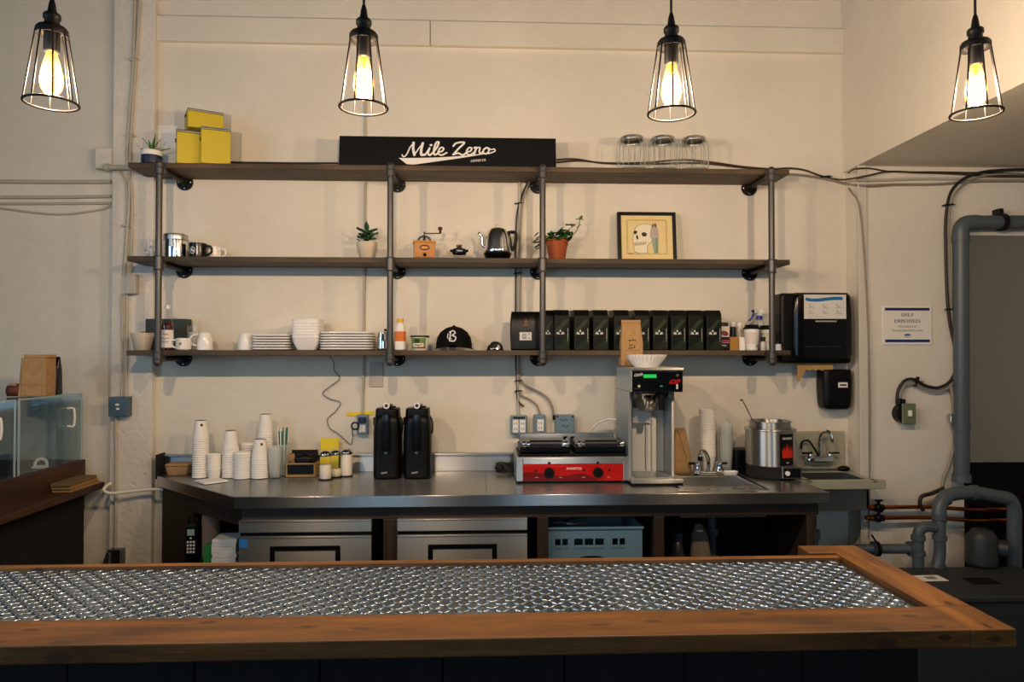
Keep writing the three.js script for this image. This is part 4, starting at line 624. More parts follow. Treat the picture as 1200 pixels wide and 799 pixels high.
// brewer
{
  const zf = 0.53, x0 = X(740, zf), x1 = X(801, zf), w = x1 - x0, h = w / 2, t = thing('coffee_brewer', 'tall steel drip coffee brewer with green display', 'coffee maker', [(x0 + x1) / 2, CT + 0.003, 0]);
  const H = 0.6, hb = 0.475;
  part(t, 'head', [bx(-h, h, hb, H - 0.012, 0.13, zf - 0.012, 0.004), bx(-h - 0.002, h + 0.002, H - 0.014, H, 0.13, zf + 0.004, 0.003)], M.steelSoft);
  part(t, 'control_panel', bx(-h + 0.004, h - 0.004, hb + 0.002, H - 0.018, zf - 0.012, zf - 0.002, 0.002), M.blackGloss);
  part(t, 'panel_print', face(-h + 0.006, h - 0.006, hb + 0.004, H - 0.02, zf - 0.0014), canvasMat(512, 220, (g, W, Hh) => { fill(g, '#0a0a0c', 0, 0, W, Hh); g.fillStyle = '#e8e6e6'; g.save(); g.transform(1, -0.14, -0.3, 1, 30, 0); g.font = 'bold 46px serif'; g.fillText('Curtis', 0, 56, 90); g.restore(); fill(g, '#3a3a3e', 12, 186, 60, 7); g.strokeStyle = '#b3202c'; g.lineWidth = 14; g.beginPath(); g.moveTo(380, 130); g.bezierCurveTo(400, 80, 450, 90, 440, 112); g.bezierCurveTo(470, 80, 500, 90, 480, 110); g.bezierCurveTo(450, 140, 400, 120, 380, 130); g.stroke(); fill(g, '#c9cbd0', 448, 140, 20, 54); g.fillStyle = '#55585c'; g.beginPath(); g.arc(462, 40, 16, 0, 7); g.fill(); }, 0.2));
  part(t, 'display_screen', bx(-0.072, -0.005, 0.548, 0.566, zf - 0.003, zf - 0.0005, 0.001), std(0x0a3012, 0.3, 0, { emissive: new THREE.Color().setRGB(0.02, 0.85, 0.12), emissiveIntensity: 1.15 }));
  part(t, 'signal_lamp', sph(0.007, -0.095, 0.506, zf - 0.001, 1, 1, 0.4, 12), std(0x6a5a20, 0.3, 0, { emissive: new THREE.Color().setRGB(0.8, 0.6, 0.25), emissiveIntensity: 0.8 }));
  part(t, 'signal_lamp', sph(0.006, 0.02, 0.506, zf - 0.001, 1.3, 0.7, 0.4, 12), std(0x0a3026, 0.3, 0, { emissive: new THREE.Color().setRGB(0.02, 0.4, 0.25), emissiveIntensity: 0.8 }));
  part(t, 'tower', [bx(-h + 0.014, h - 0.04, 0.035, hb, 0.14, 0.3, 0.004)], M.steelSoft);
  part(t, 'side_panel', bx(-h - 0.004, -h + 0.014, 0.03, hb, 0.13, 0.47, 0.003), M.steelSoft); part(t, 'side_panel', bx(h - 0.04, h - 0.024, 0.03, hb, 0.13, 0.44, 0.003), M.steelSoft);
  part(t, 'sight_channel', [bx(-h + 0.03, -h + 0.05, 0.05, hb - 0.06, 0.3, 0.312, 0.003), bx(-0.012, 0.0, 0.05, hb - 0.06, 0.3, 0.308, 0.003), bx(0.02, 0.034, 0.05, hb - 0.06, 0.3, 0.308, 0.003)], M.steel);
  const b = part(t, 'brew_basket', lathe([[0, 0.375], [0.05, 0.375], [0.072, 0.455], [0.08, 0.46], [0.08, 0.468], [0, 0.468]], 28).translate(-0.02, 0, 0.4), M.chrome);
  part(b, 'basket_handle', [bx(0.018, 0.046, 0.38, 0.474, zf - 0.06, zf - 0.03, 0.008), bx(0.008, 0.046, 0.44, 0.47, 0.44, zf - 0.04, 0.006)], M.black);
  part(t, 'basket_rail', [bx(-h + 0.02, -h + 0.034, 0.445, hb, 0.2, zf - 0.03, 0.002), bx(h - 0.07, h - 0.056, 0.445, hb, 0.2, zf - 0.03, 0.002)], M.iron);
  part(t, 'instruction_label', face(-0.082, 0.014, 0.3, 0.378, 0.0).translate(0, 0, 0.32), canvasMat(256, 208, (g, W, Hh) => { fill(g, '#d9d8d3', 0, 0, W, Hh); for (let i = 0; i < 6; i++) blocks(g, '#a9a8a4', 16, 24 + i * 28, 224, 9, 22, i + 3); }, 0.6));
  part(t, 'label_holder', bx(-0.086, 0.018, 0.297, 0.381, 0.3, 0.3195, 0.002), M.steel);
  part(t, 'base', [bx(-h, h, 0.012, 0.034, 0.13, zf, 0.004)], M.steel); part(t, 'drip_plate', bx(-h + 0.03, h - 0.045, 0.034, 0.038, 0.31, zf - 0.03, 0.002), M.steelDark);
  part(t, 'base_skirt', bx(-h + 0.004, h - 0.004, 0, 0.012, 0.14, zf - 0.006), M.black);
  part(t, 'water_line', tube([[-h - 0.004, 0.3, 0.14], [-h - 0.05, 0.3, 0.12], [-h - 0.11, 0.27, 0.1], [-h - 0.17, 0.19, 0.07], [-h - 0.19, 0.1, 0.06]], 0.0055), M.cableWhite);
  const lx = (x0 + x1) / 2, ly = CT + 0.003 + H;
  // fluted filters and the kraft bag stand on the brewer
  const fp = [], fi = [], n = 96; [[0.06, 0.002], [0.076, 0.02], [0.096, 0.05], [0.102, 0.066]].forEach(([r, y], k) => { for (let i = 0; i <= n; i++) { const a = i / n * 6.28319, rr = r * (1 + 0.045 * (k > 0 ? k / 2 : 0.2) * Math.cos(a * 32)); fp.push(Math.cos(a) * rr, y, Math.sin(a) * rr); } });
  for (let k = 0; k < 3; k++) for (let i = 0; i < n; i++) { const a = k * (n + 1) + i, c = a + n + 1; fi.push(a, c, a + 1, c, c + 1, a + 1); }
  const fg = new THREE.BufferGeometry(); fg.setAttribute('position', new THREE.Float32BufferAttribute(fp, 3)); fg.setIndex(fi); fg.computeVertexNormals();
  const f = thing('coffee_filters', 'fluted white paper coffee filter on top of the brewer', 'filter', [lx - 0.03, ly, 0.41]); part(f, 'wall', fg, M.paper); part(f, 'bottom', cyl(0.06, 0.06, 0.0005, 0.003, 0, 0, 32), M.paper);
  const k = thing('kraft_coffee_bag', 'kraft paper coffee bag standing behind the filter on the brewer', 'coffee bag', [lx - 0.075, ly, 0.24]), kw = 0.125;
  part(k, 'pouch', loft([[0, 0, 0.001], [0.98, 1, 0], [1, 1, 0.012], [0.98, 0.95, 0.13], [0.86, 0.4, 0.22], [0.84, 0.14, 0.235], [0.84, 0.12, 0.252], [0, 0, 0.252]], kw, 0.08, 9), M.kraft);
  part(k, 'print', face(-0.04, 0.04, 0.09, 0.16, 0).rotateX(-0.13).translate(0, 0.0, 0.0545), canvasMat(160, 140, (g, W, Hh) => { g.fillStyle = '#b38d5e'; g.fillRect(0, 0, W, Hh); blocks(g, '#2a211a', 40, 20, 84, 20, 6, 5); blocks(g, '#2a211a', 46, 48, 64, 20, 5, 9); blocks(g, '#2a211a', 44, 76, 70, 20, 5, 2); blocks(g, '#2a211a', 36, 102, 90, 22, 6, 7); }, 0.85));
  part(k, 'folded_top', bx(-0.054, 0.054, 0.236, 0.256, -0.006, 0.008, 0.003), M.kraft);
}
{
  const t = thing('paper_bag', 'brown paper bag slumped behind the coffee brewer', 'bag', base(797, 0.14, CT + 0.003)); part(t, 'bag', loft([[0, 0, 0.001], [0.95, 1, 0], [1, 1, 0.03], [0.96, 0.9, 0.1], [0.7, 0.5, 0.19], [0.5, 0.15, 0.25], [0, 0, 0.252]], 0.11, 0.08, 5), M.kraft); part(t, 'crease', tube([[-0.02, 0.24, 0.012], [0.01, 0.14, 0.034], [0.036, 0.03, 0.036]], 0.002, 16, 6), M.cardboard);
}
stack('paper_cup', 'upright paper cup in the tall stack behind the tap', 'cup', 'cups behind the tap', upCup(0.032, 0.044, 0.1), M.paperCup, X(828.5, 0.13), 0.13, CT + 0.003, 20, 0.0135, 0.0006);
clearStack(850, 0.11, 14, 0.03, 0.039, 0.12, 'clear plastic cup in the tall stack behind the tap', 'clear cups behind the tap');
{
  const t = thing('counter_tap', 'chrome two handle tap at the counter sink', 'tap', base(829, 0.2, CT + 0.003));
  part(t, 'base_plate', loft([[0, 0, 0.001], [1, 1, 0], [1, 1, 0.012], [0.92, 0.85, 0.02], [0, 0, 0.02]], 0.185, 0.05, 3), M.chrome);
  part(t, 'spout', tube([[0.0, 0.018, 0], [0.004, 0.07, 0], [-0.01, 0.11, 0.012], [-0.034, 0.135, 0.03], [-0.056, 0.13, 0.05], [-0.062, 0.1, 0.058]], 0.0105, 40, 14), M.chrome); part(t, 'aerator', cyl(0.013, 0.013, 0.085, 0.108, -0.062, 0.058, 16), M.ironDark);
  for (const s of [-1, 1]) { const c = part(t, 'valve', lathe([[0.026, 0.018], [0.02, 0.03], [0.017, 0.055], [0.02, 0.062], [0.012, 0.07], [0, 0.071]], 20).translate(s * 0.062, 0, 0), M.chrome); part(c, 'lever', bx(s * 0.058, s * 0.108, 0.055, 0.068, -0.008, 0.012, 0.005), M.ironDark); }
  const b = thing('black_container', 'square black container behind the soup warmer', 'container', base(867, 0.1, CT + 0.003)); part(b, 'body', loft([[0, 0, 0.001], [0.9, 0.9, 0], [1, 1, 0.12], [1.04, 1.04, 0.122], [1.04, 1.04, 0.13], [0, 0, 0.13]], 0.1, 0.09, 8), M.black);
  const d = thing('sponge_dish', 'small white soap dish beside the tap', 'dish', base(855, 0.22, CT + 0.003)); part(d, 'dish', loft([[0, 0, 0.001], [0.8, 0.8, 0], [1, 1, 0.02], [0.96, 0.96, 0.02], [0.78, 0.78, 0.004], [0, 0, 0.004]], 0.085, 0.055, 3), M.white);
}
{
  const z = 0.26, r = 0.132, t = thing('soup_warmer', 'round steel soup warmer with red flame label', 'soup warmer', base(902, z, CT + 0.003));
  part(t, 'base', [lathe([[0, 0], [r - 0.006, 0], [r - 0.004, 0.004], [r - 0.004, 0.07], [0, 0.07]], 40)], M.blackWood);
  part(t, 'body', lathe([[r - 0.006, 0.066], [r, 0.07], [r, 0.25], [r + 0.004, 0.255], [r + 0.005, 0.262], [r - 0.004, 0.266], [r - 0.02, 0.262], [r - 0.022, 0.2]], 48), M.steel);
  const inn = part(t, 'inset_pot', lathe([[r - 0.03, 0.18], [r - 0.024, 0.2], [r - 0.024, 0.296], [r - 0.018, 0.3], [r - 0.022, 0.304], [r - 0.03, 0.3], [r - 0.032, 0.2], [0, 0.19]], 44), M.steelSoft);
  part(t, 'control_box', bx(-0.005, 0.1, 0.008, 0.068, r - 0.05, r + 0.012, 0.004).translate(0.01, 0, 0), M.steelDark); part(t, 'control_face', bx(0.012, 0.102, 0.014, 0.062, r + 0.011, r + 0.0145, 0.002), M.black); part(t, 'dial', cylAt([0.03, 0.038, r + 0.014], [0.03, 0.038, r + 0.024], 0.012, 20), M.white);
  part(t, 'flame_label', new THREE.CylinderGeometry(r + 0.0012, r + 0.0012, 0.17, 18, 1, true, -0.02, 0.68).translate(0, 0.158, 0), canvasMat(256, 440, (g, w, h) => {
    fill(g, '#0d0d0f', 0, 0, w, h); g.fillStyle = '#c92a16'; g.beginPath(); g.moveTo(40, 330); for (const [x, y] of [[30, 200], [56, 240], [66, 170], [92, 230], [118, 130], [138, 220], [160, 160], [176, 230], [204, 170], [212, 240], [236, 200], [236, 330]]) g.lineTo(x, y); g.fill(); g.fillStyle = '#e8e4e0'; g.font = 'bold 40px sans-serif'; g.textAlign = 'center'; g.fillText('CAYENNE', 128, 76, 180); g.beginPath(); g.moveTo(98, 378); g.lineTo(128, 396); g.lineTo(160, 378); g.lineTo(128, 410); g.fill();
  }, 0.35));
  const l = thing('ladle', 'thin ladle handle rising from the soup warmer', 'ladle', [X(888, 0.24), CT + 0.003 + 0.22, 0.2]); part(l, 'handle', tube([[0.02, 0, 0], [-0.03, 0.1, 0.01], [-0.075, 0.19, 0.01]], 0.003), M.steelDark); part(l, 'hook', tube([[-0.075, 0.19, 0.01], [-0.083, 0.196, 0.01], [-0.088, 0.186, 0.01]], 0.003), M.ironDark); part(l, 'bowl', sph(0.03, 0.03, -0.012, 0, 1, 0.6, 1, 14), M.steelDark);
}
// hand sink on the wall
{
  const t = thing('hand_sink', 'small wall mounted steel hand sink with splash back', 'sink', [0, 0, 0]), sx0 = 1.735, sx1 = 2.13, zf = 0.36, sy = 0.902;
  const bp = 0.004;
  part(t, 'splash_back', [bx(sx0, sx1, sy, Y(507, 0.02), bp, 0.022, 0.008), bx(sx0, sx1, sy + 0.008, sy + 0.03, bp, 0.04, 0.008)], M.satin);
  part(t, 'rim', [bx(sx0, sx0 + 0.04, sy - 0.012, sy, 0.03, zf, 0.003), bx(sx1 - 0.03, sx1, sy - 0.012, sy, 0.03, zf, 0.003), bx(sx0, sx1, sy - 0.012, sy, 0.03, 0.075, 0.003), bx(sx0 - 0.03, sx1 + 0.045, sy - 0.048, sy, zf - 0.04, zf, 0.004)], M.satin);
  part(t, 'bowl', [bx(sx0 + 0.03, sx0 + 0.04, sy - 0.16, sy - 0.006, 0.07, zf - 0.04), bx(sx1 - 0.04, sx1 - 0.03, sy - 0.16, sy - 0.006, 0.07, zf - 0.04), bx(sx0 + 0.03, sx1 - 0.03, sy - 0.16, sy - 0.006, 0.065, 0.075), bx(sx0 + 0.03, sx1 - 0.03, sy - 0.16, sy - 0.04, zf - 0.05, zf - 0.04), bx(sx0 + 0.03, sx1 - 0.03, sy - 0.17, sy - 0.16, 0.065, zf - 0.04)], M.steelDark);
  part(t, 'support_panel', uvBox(ext([[0.03, 0.2], [zf - 0.06, sy - 0.17], [0.03, sy - 0.17]], 0.012).rotateY(-Math.PI / 2).translate(sx0 + 0.02, 0, 0)), M.black);
  part(t, 'drain', [cyl(0.02, 0.02, 0.45, sy - 0.17, 1.84, 0.2, 16), cyl(0.035, 0.035, 0.42, 0.58, 1.84, 0.2, 18), cyl(0.045, 0.045, 0.55, 0.6, 1.84, 0.2, 18)], M.pvc); part(t, 'supply_pipe', [cyl(0.012, 0.012, 0.3, sy - 0.17, 1.79, 0.16, 12)], M.cableWhite);
  part(t, 'drain_nut', cyl(0.026, 0.026, 0.62, 0.7, 1.84, 0.2, 12), std(0x8a6a2a, 0.3, 0.9));
  const f = thing('wall_tap', 'chrome gooseneck wall tap above the hand sink', 'tap', [X(959, 0.05), Y(536, 0.05, 959), 0.03]);
  part(f, 'body', loft([[0, 0, -0.024], [0.8, 1, -0.024], [1, 1, -0.016], [0.96, 0.9, 0.004], [0.6, 0.7, 0.012], [0, 0, 0.012]], 0.17, 0.05, 4).translate(0, 0, 0.03), M.chrome);
  part(f, 'spout', tube([[0, 0.01, 0.03], [0, 0.1, 0.03], [0.004, 0.142, 0.045], [0.016, 0.158, 0.075], [0.03, 0.148, 0.1], [0.036, 0.12, 0.108]], 0.0095, 40, 14), M.chrome); part(f, 'aerator', cyl(0.012, 0.012, 0.1, 0.122, 0.036, 0.108, 14), M.chrome);
  for (const s of [-1, 1]) { const v = part(f, 'valve', lathe([[0.018, 0], [0.018, 0.02], [0.012, 0.034], [0, 0.036]], 18).translate(s * 0.058, 0.004, 0.03), M.chrome); part(v, 'lever', bx(s * 0.05, s * 0.11, 0.024, 0.034, 0.03, 0.048, 0.004), M.ironDark); }
  part(f, 'hose', tube([[-0.01, 0.012, 0.035], [-0.04, 0.06, 0.04], [-0.07, 0.1, 0.03], [-0.1, 0.09, 0.02], [-0.1, 0.05, 0.01]], 0.006), M.ironDark);
  part(t, 'corner_caulk', sph(0.025, sx1 - 0.03, sy + 0.014, 0.06, 1.4, 0.7, 1, 12), M.black);
}
// ---------- under the back counter ----------
function fridge(px0, px1, label, sticker) {
  const z = 0.68, x0 = X(px0, z), x1 = X(px1, z), t = thing('undercounter_fridge', label, 'fridge', [(x0 + x1) / 2, 0, 0], 0, 'steel fridges under the back counter'), h = (x1 - x0) / 2;
  const hb = Math.min(h, 0.3);
  part(t, 'body', bx(-hb, hb, 0.11, 0.77, 0.08, 0.6, 0.004), M.steelSoft);
  for (const [a, b] of [[-1, 0.15], [1, 0.15], [-1, 0.55], [1, 0.55]]) part(t, 'caster', cyl(0.02, 0.02, 0.1, 0.112, a * (hb - 0.05), b, 12), M.black);
  part(t, 'top_panel', [bx(-h, h, 0.735, 0.785, z - 0.03, z, 0.003)], M.steelSoft); part(t, 'top_trim', bx(-h, h, 0.785, 0.792, z - 0.03, z + 0.003, 0.002), M.steel);
  part(t, 'door_gap', bx(-h + 0.004, h - 0.004, 0.715, 0.735, z - 0.025, z - 0.012), M.black);
  const d = part(t, 'door', [bx(-h, h, 0.12, 0.714, z - 0.025, z, 0.003)], M.steelSoft); part(d, 'door_edge', bx(-h, h, 0.708, 0.716, z - 0.02, z + 0.003, 0.002), M.steel);
  const hw = 0.165; part(d, 'handle_frame', [bx(-hw, hw, 0.65, 0.672, z, z + 0.006, 0.002), bx(-hw, -hw + 0.022, 0.52, 0.65, z, z + 0.006, 0.002), bx(hw - 0.022, hw, 0.52, 0.65, z, z + 0.006, 0.002)], M.black); part(d, 'handle_recess', bx(-hw + 0.022, hw - 0.022, 0.52, 0.65, z - 0.004, z + 0.002, 0.002), M.steelSoft);
  if (sticker) part(t, 'sticker', bx(-h + 0.004, -h + 0.042, 0.665, 0.708, z, z + 0.0016), std(0x2a78c0, 0.5));
}
fridge(281, 436, 'steel undercounter fridge with blue sticker beside the angled end', true);
fridge(466, 618, 'steel undercounter fridge without sticker next to the crate', false);
{
  const zf = 0.6, x0 = X(635, zf), x1 = X(752, zf), w = x1 - x0, t = thing('plastic_crate', 'blue grey plastic crate with slots and handle hole', 'crate', [(x0 + x1) / 2, 0.425, 0]), h = w / 2, H = 0.29, hh = 0.135;
  const m = M.blueCrate, fz0 = zf - 0.012;
  // the front is built around its slots and the handle hole
  const slots = []; for (const [a, n] of [[-0.185, 2], [-0.09, 3], [0.1, 2]]) for (let i = 0; i < n; i++) slots.push([a + i * (n === 3 ? 0.052 : 0.036), n === 3 ? 0.044 : 0.028]);
  const s = new THREE.Shape([[-h, 0], [h, 0], [h, H], [-h, H]].map((p) => new THREE.Vector2(...p)));
  for (const [a, b] of slots) s.holes.push(new THREE.Path([[a, H - 0.09], [a, H - 0.045], [a + b, H - 0.045], [a + b, H - 0.09]].map((p) => new THREE.Vector2(...p))));
  const hp = []; for (let i = 0; i <= 12; i++) { const a = Math.PI * i / 12; hp.push(new THREE.Vector2(-0.005 + Math.cos(a) * 0.072, H - 0.165 + Math.sin(a) ** 0.5 * 0.035)); } hp.push(new THREE.Vector2(-0.077, H - 0.2), new THREE.Vector2(0.067, H - 0.2)); s.holes.push(new THREE.Path(hp));
  part(t, 'front_wall', new THREE.ExtrudeGeometry(s, { depth: 0.012, bevelEnabled: false }).translate(0, 0, fz0), m);
  for (const [a, b] of slots) part(t, 'slot_ledge', bx(a, a + b, H - 0.092, H - 0.08, fz0 - 0.004, zf + 0.004, 0.001), m);
  part(t, 'side_wall', bx(-h, -h + 0.01, 0, H, 0.16, fz0), m); part(t, 'side_wall', bx(h - 0.01, h, 0, H, 0.16, fz0), m); part(t, 'back_wall', bx(-h, h, 0, H, 0.15, 0.16), m); part(t, 'bottom', bx(-h, h, 0, 0.01, 0.16, fz0), m);
  part(t, 'top_lip', [bx(-h - 0.008, h + 0.008, H, H + 0.014, zf - 0.02, zf + 0.008, 0.004), bx(-h - 0.008, -h + 0.012, H, H + 0.014, 0.15, zf - 0.02, 0.004), bx(h - 0.012, h + 0.008, H, H + 0.014, 0.15, zf - 0.02, 0.004)], m);
  const o = thing('steel_tongs', 'loose steel tongs lying across the crate rim', 'tongs', [(x0 + x1) / 2 - 0.05, 0.425 + H + 0.014, 0]); part(o, 'arm', tube([[-0.14, 0.018, 0.58], [-0.06, 0.012, 0.57], [0.02, 0.008, 0.56]], 0.006), M.steel); part(o, 'arm', tube([[-0.1, 0.012, 0.56], [-0.02, 0.02, 0.5], [0.06, 0.02, 0.45]], 0.006), M.steelDark); part(o, 'tip', sph(0.03, -0.05, 0.012, 0.575, 1.2, 0.3, 0.6, 12), M.steel);
}
{
  // phone, sleeves, cartons in the angled end
  const p = at(226, 628, 0.4), t = thing('cordless_phone', 'black cordless handset hanging on the angled end panel', 'phone', [X(226, 0.4), Y(650, 0.4), 0.4], 0.05);
  part(t, 'handset', loft([[0, 0, 0], [0.95, 1, 0], [1, 1, 0.02], [0.9, 0.9, 0.08], [0.85, 0.85, 0.16], [0.7, 0.7, 0.175], [0, 0, 0.178]], 0.06, 0.026, 4), M.black); part(t, 'antenna', cyl(0.006, 0.005, 0.17, 0.215, -0.014, 0, 10), M.black);
  part(t, 'phone_screen', bx(-0.018, 0.018, 0.118, 0.15, 0.009, 0.0125, 0.002), std(0x9fb8a8, 0.4)); part(t, 'call_key', sph(0.006, 0, 0.105, 0.011, 1, 0.8, 0.5, 10), M.white);
  for (let r = 0; r < 4; r++) for (let c = 0; c < 3; c++) part(t, 'key', bx(-0.019 + c * 0.015, -0.009 + c * 0.015, 0.03 + r * 0.017, 0.04 + r * 0.017, 0.0105, 0.0145, 0.001), M.white);
  part(t, 'cradle', bx(-0.036, 0.036, -0.02, 0.05, -0.03, -0.012, 0.004), M.black);
  stack('cup_sleeve', 'grey brown cup sleeve in the upright roll on the end shelf', 'sleeve', 'cup sleeves on the end shelf', lathe([[0.046, 0], [0.042, 0.09], [0.0405, 0.09], [0.0445, 0]].reverse(), 24), std(0x8a7564, 0.85), X(249, 0.35), 0.35, 0.531, 8, 0.026, 0.001);
  solo('green_carton', 'small green and white carton at the end shelf edge', 'box', bx(X(238, 0.48), X(248, 0.48), 0.531, 0.62, 0.4, 0.46, 0.002), std(0x2c8a3c, 0.6)).position.y = 0.0;
  for (let i = 0; i < 7; i++) { const o = solo('paper_stack_sheet', 'white paper pad in the pile beside the fridge, ' + (i === 6 ? 'topmost' : i === 0 ? 'lowest' : ORD[6 - i] + ' from the top'), 'paper', bx(-0.06, 0.06, 0, 0.018, -0.07, 0.07, 0.002), M.paper, 'paper pads on the end shelf'); o.position.set(X(268, 0.45) + rnd(-0.002, 0.002), 0.531 + i * 0.0182, 0.43); o.rotation.y = rnd(-0.03, 0.03); }
}
{
  const z = 0.5, d = thing('scrub_pad_bag', 'pale mesh bag leaning by the drain under the sink', 'bag', [X(826, z), 0.101, z]); part(d, 'bag', loft([[0, 0, 0.001], [0.9, 1, 0], [1, 1, 0.1], [0.95, 0.9, 0.4], [0.7, 0.5, 0.56], [0.3, 0.2, 0.61], [0, 0, 0.612]], 0.12, 0.08, 3).rotateZ(0.06), std(0x6a5f52, 0.9)); part(d, 'tie', torus(0.018, 0.004, -0.034, 0.58, 0, true, 16), M.white);
  const e = thing('cleaner_bottle', 'dark cleaner bottle in the bay under the sink', 'bottle', [X(793, z), 0.101, z]); part(e, 'body', lathe([[0, 0], [0.06, 0], [0.062, 0.02], [0.06, 0.4], [0.03, 0.48], [0.025, 0.53], [0, 0.53]], 24), std(0x22252a, 0.35)); part(e, 'cap', cyl(0.03, 0.028, 0.53, 0.57, 0, 0, 20), std(0x3a3f44, 0.4));
}
// ---------- conduits, boxes and cables on the left ----------
const wz = 0.014;
const pipe = (label, pxs, z, r, m, name = 'conduit', cat = 'pipe') => solo(name, label, cat, run(pxs, z, r), m);
pipe('thick painted conduit, uppermost of those left of the pilaster', [[-60, 212], [60, 213], [130, 213]], 0.016, 0.011, M.conduitPaint);
pipe('thin painted conduit under the uppermost one left of the pilaster', [[-60, 231], [60, 231], [130, 230]], 0.014, 0.009, M.conduitPaint);
pipe('thin painted conduit above the sagging cable left of the pilaster', [[-60, 238.5], [60, 238.5], [130, 238]], 0.012, 0.0075, M.conduitPaint);
pipe('sagging painted cable below the conduits left of the pilaster', [[-60, 242], [0, 244], [40, 249], [75, 251], [110, 247], [126, 243], [130, 238]], 0.01, 0.006, M.conduitPaint, 'cable', 'cable');
{ const pz = 0.062;
  pipe('painted vertical conduit rising on the pilaster to the ceiling', [[167, -60], [164, 0], [159, 75], [154, 150], [152, 195], [151, 240], [147, 300], [146, 322]], pz, 0.008, M.conduitPaint);
  pipe('second painted conduit running close along the first on the pilaster', [[161, -60], [158.5, 0], [156, 75], [150.5, 150], [149, 195], [153.5, 215], [155, 255], [152, 322]], pz + 0.002, 0.007, M.conduitPaint);
  pipe('painted cable curving from the plank end down the pilaster', [[126, 194], [136, 197], [146, 210], [149, 235], [148, 270], [144, 322]], pz - 0.002, 0.006, M.conduitPaint, 'cable', 'cable');
  const n = thing('pipe_stub', 'painted horizontal pipe stub with end cap on the pilaster', 'pipe', at(126, 196, 0.085).toArray()); part(n, 'stub', cylAt([0, 0, 0], [0.13, 0, 0], 0.014), M.conduitPaint); part(n, 'end_cap', [cylAt([-0.012, 0, 0], [0.012, 0, 0], 0.021), sph(0.014, -0.014, 0, 0)], M.conduitPaint);
  for (const [x, y, l] of [[158, 71, 'painted pipe strap high on the pilaster conduits'], [154, 160, 'painted pipe strap on the conduits above the planks'], [150, 265, 'painted pipe strap on the conduits above the white box']]) { const p = at(x, y, 0.05); const o = thing('pipe_strap', l, 'bracket', [p.x, p.y, 0.051]); part(o, 'band', bx(-0.026, 0.026, -0.006, 0.006, 0, 0.023, 0.004), M.conduitPaint); part(o, 'screw', sph(0.004, 0.022, 0, 0.023, 1, 1, 0.5, 8), M.tin); }
  const box = (name, label, px0, px1, py0, py1, z, d, m, extra) => { const a = at(px0, py1, z + d), b = at(px1, py0, z + d), o = thing(name, label, 'junction box', [(a.x + b.x) / 2, a.y, z]), w = (b.x - a.x) / 2, h = b.y - a.y; part(o, 'body', bx(-w, w, 0, h, 0.001, d - 0.004, 0.004), m); part(o, 'cover', bx(-w + 0.001, w - 0.001, 0.001, h - 0.001, d - 0.004, d, 0.002), m); for (const [sx, sy] of [[-1, 1], [1, 0]]) part(o, 'screw', sph(0.005, sx * (w - 0.01), sy ? h - 0.01 : 0.01, d, 1, 1, 0.5, 8), M.tin); if (extra) extra(o, w, h, d); return o; };
  box('junction_box', 'small painted junction box on the pilaster conduits', 145, 158.5, 321, 344, 0.05, 0.05, M.conduitPaint);
  pipe('painted conduit between the pale and the blue junction boxes', [[149, 344], [148.5, 400], [147.5, 465]], pz, 0.0075, M.conduitPaint);
  pipe('thinner painted conduit beside the one between two junction boxes', [[142.5, 344], [143, 400], [142.5, 465]], pz, 0.006, M.conduitPaint);
  box('junction_box', 'slate blue junction box on the pilaster', 126.5, 149.5, 465, 488, 0.05, 0.055, M.boxBlue, (o, w, h, d) => part(o, 'switch', [bx(-0.01, 0.008, h * 0.55, h * 0.66, d, d + 0.01, 0.003), bx(-0.006, 0.01, h * 0.34, h * 0.44, d, d + 0.01, 0.003)], M.white));
  pipe('painted conduit running down from the blue junction box', [[136, 488], [136, 560], [135.5, 650], [135, 800]], pz, 0.0085, M.conduitPaint);
  pipe('white hose bent around the pilaster to the counter', [[130, 566, 0.0], [124, 570, 0.03], [121.5, 574, 0.05], [127, 577.5, 0.05], [150, 576, 0.03], [175, 573.5, 0.02], [199, 573.5, 0.02]], 0.09, 0.0085, M.cableWhite, 'hose', 'hose');
  const f = thing('wall_outlet', 'dark metal outlet box low on the pilaster conduit', 'outlet', at(135, 662, 0.075).toArray()); part(f, 'body', bx(-0.03, 0.045, -0.02, 0.09, -0.025, 0.03, 0.006), M.steelDark); part(f, 'cover', uvBox(ext([[-0.06, -0.02], [-0.02, -0.02], [-0.012, 0.07], [-0.03, 0.078]], 0.04).translate(0, 0, 0.0)), M.tin);
}
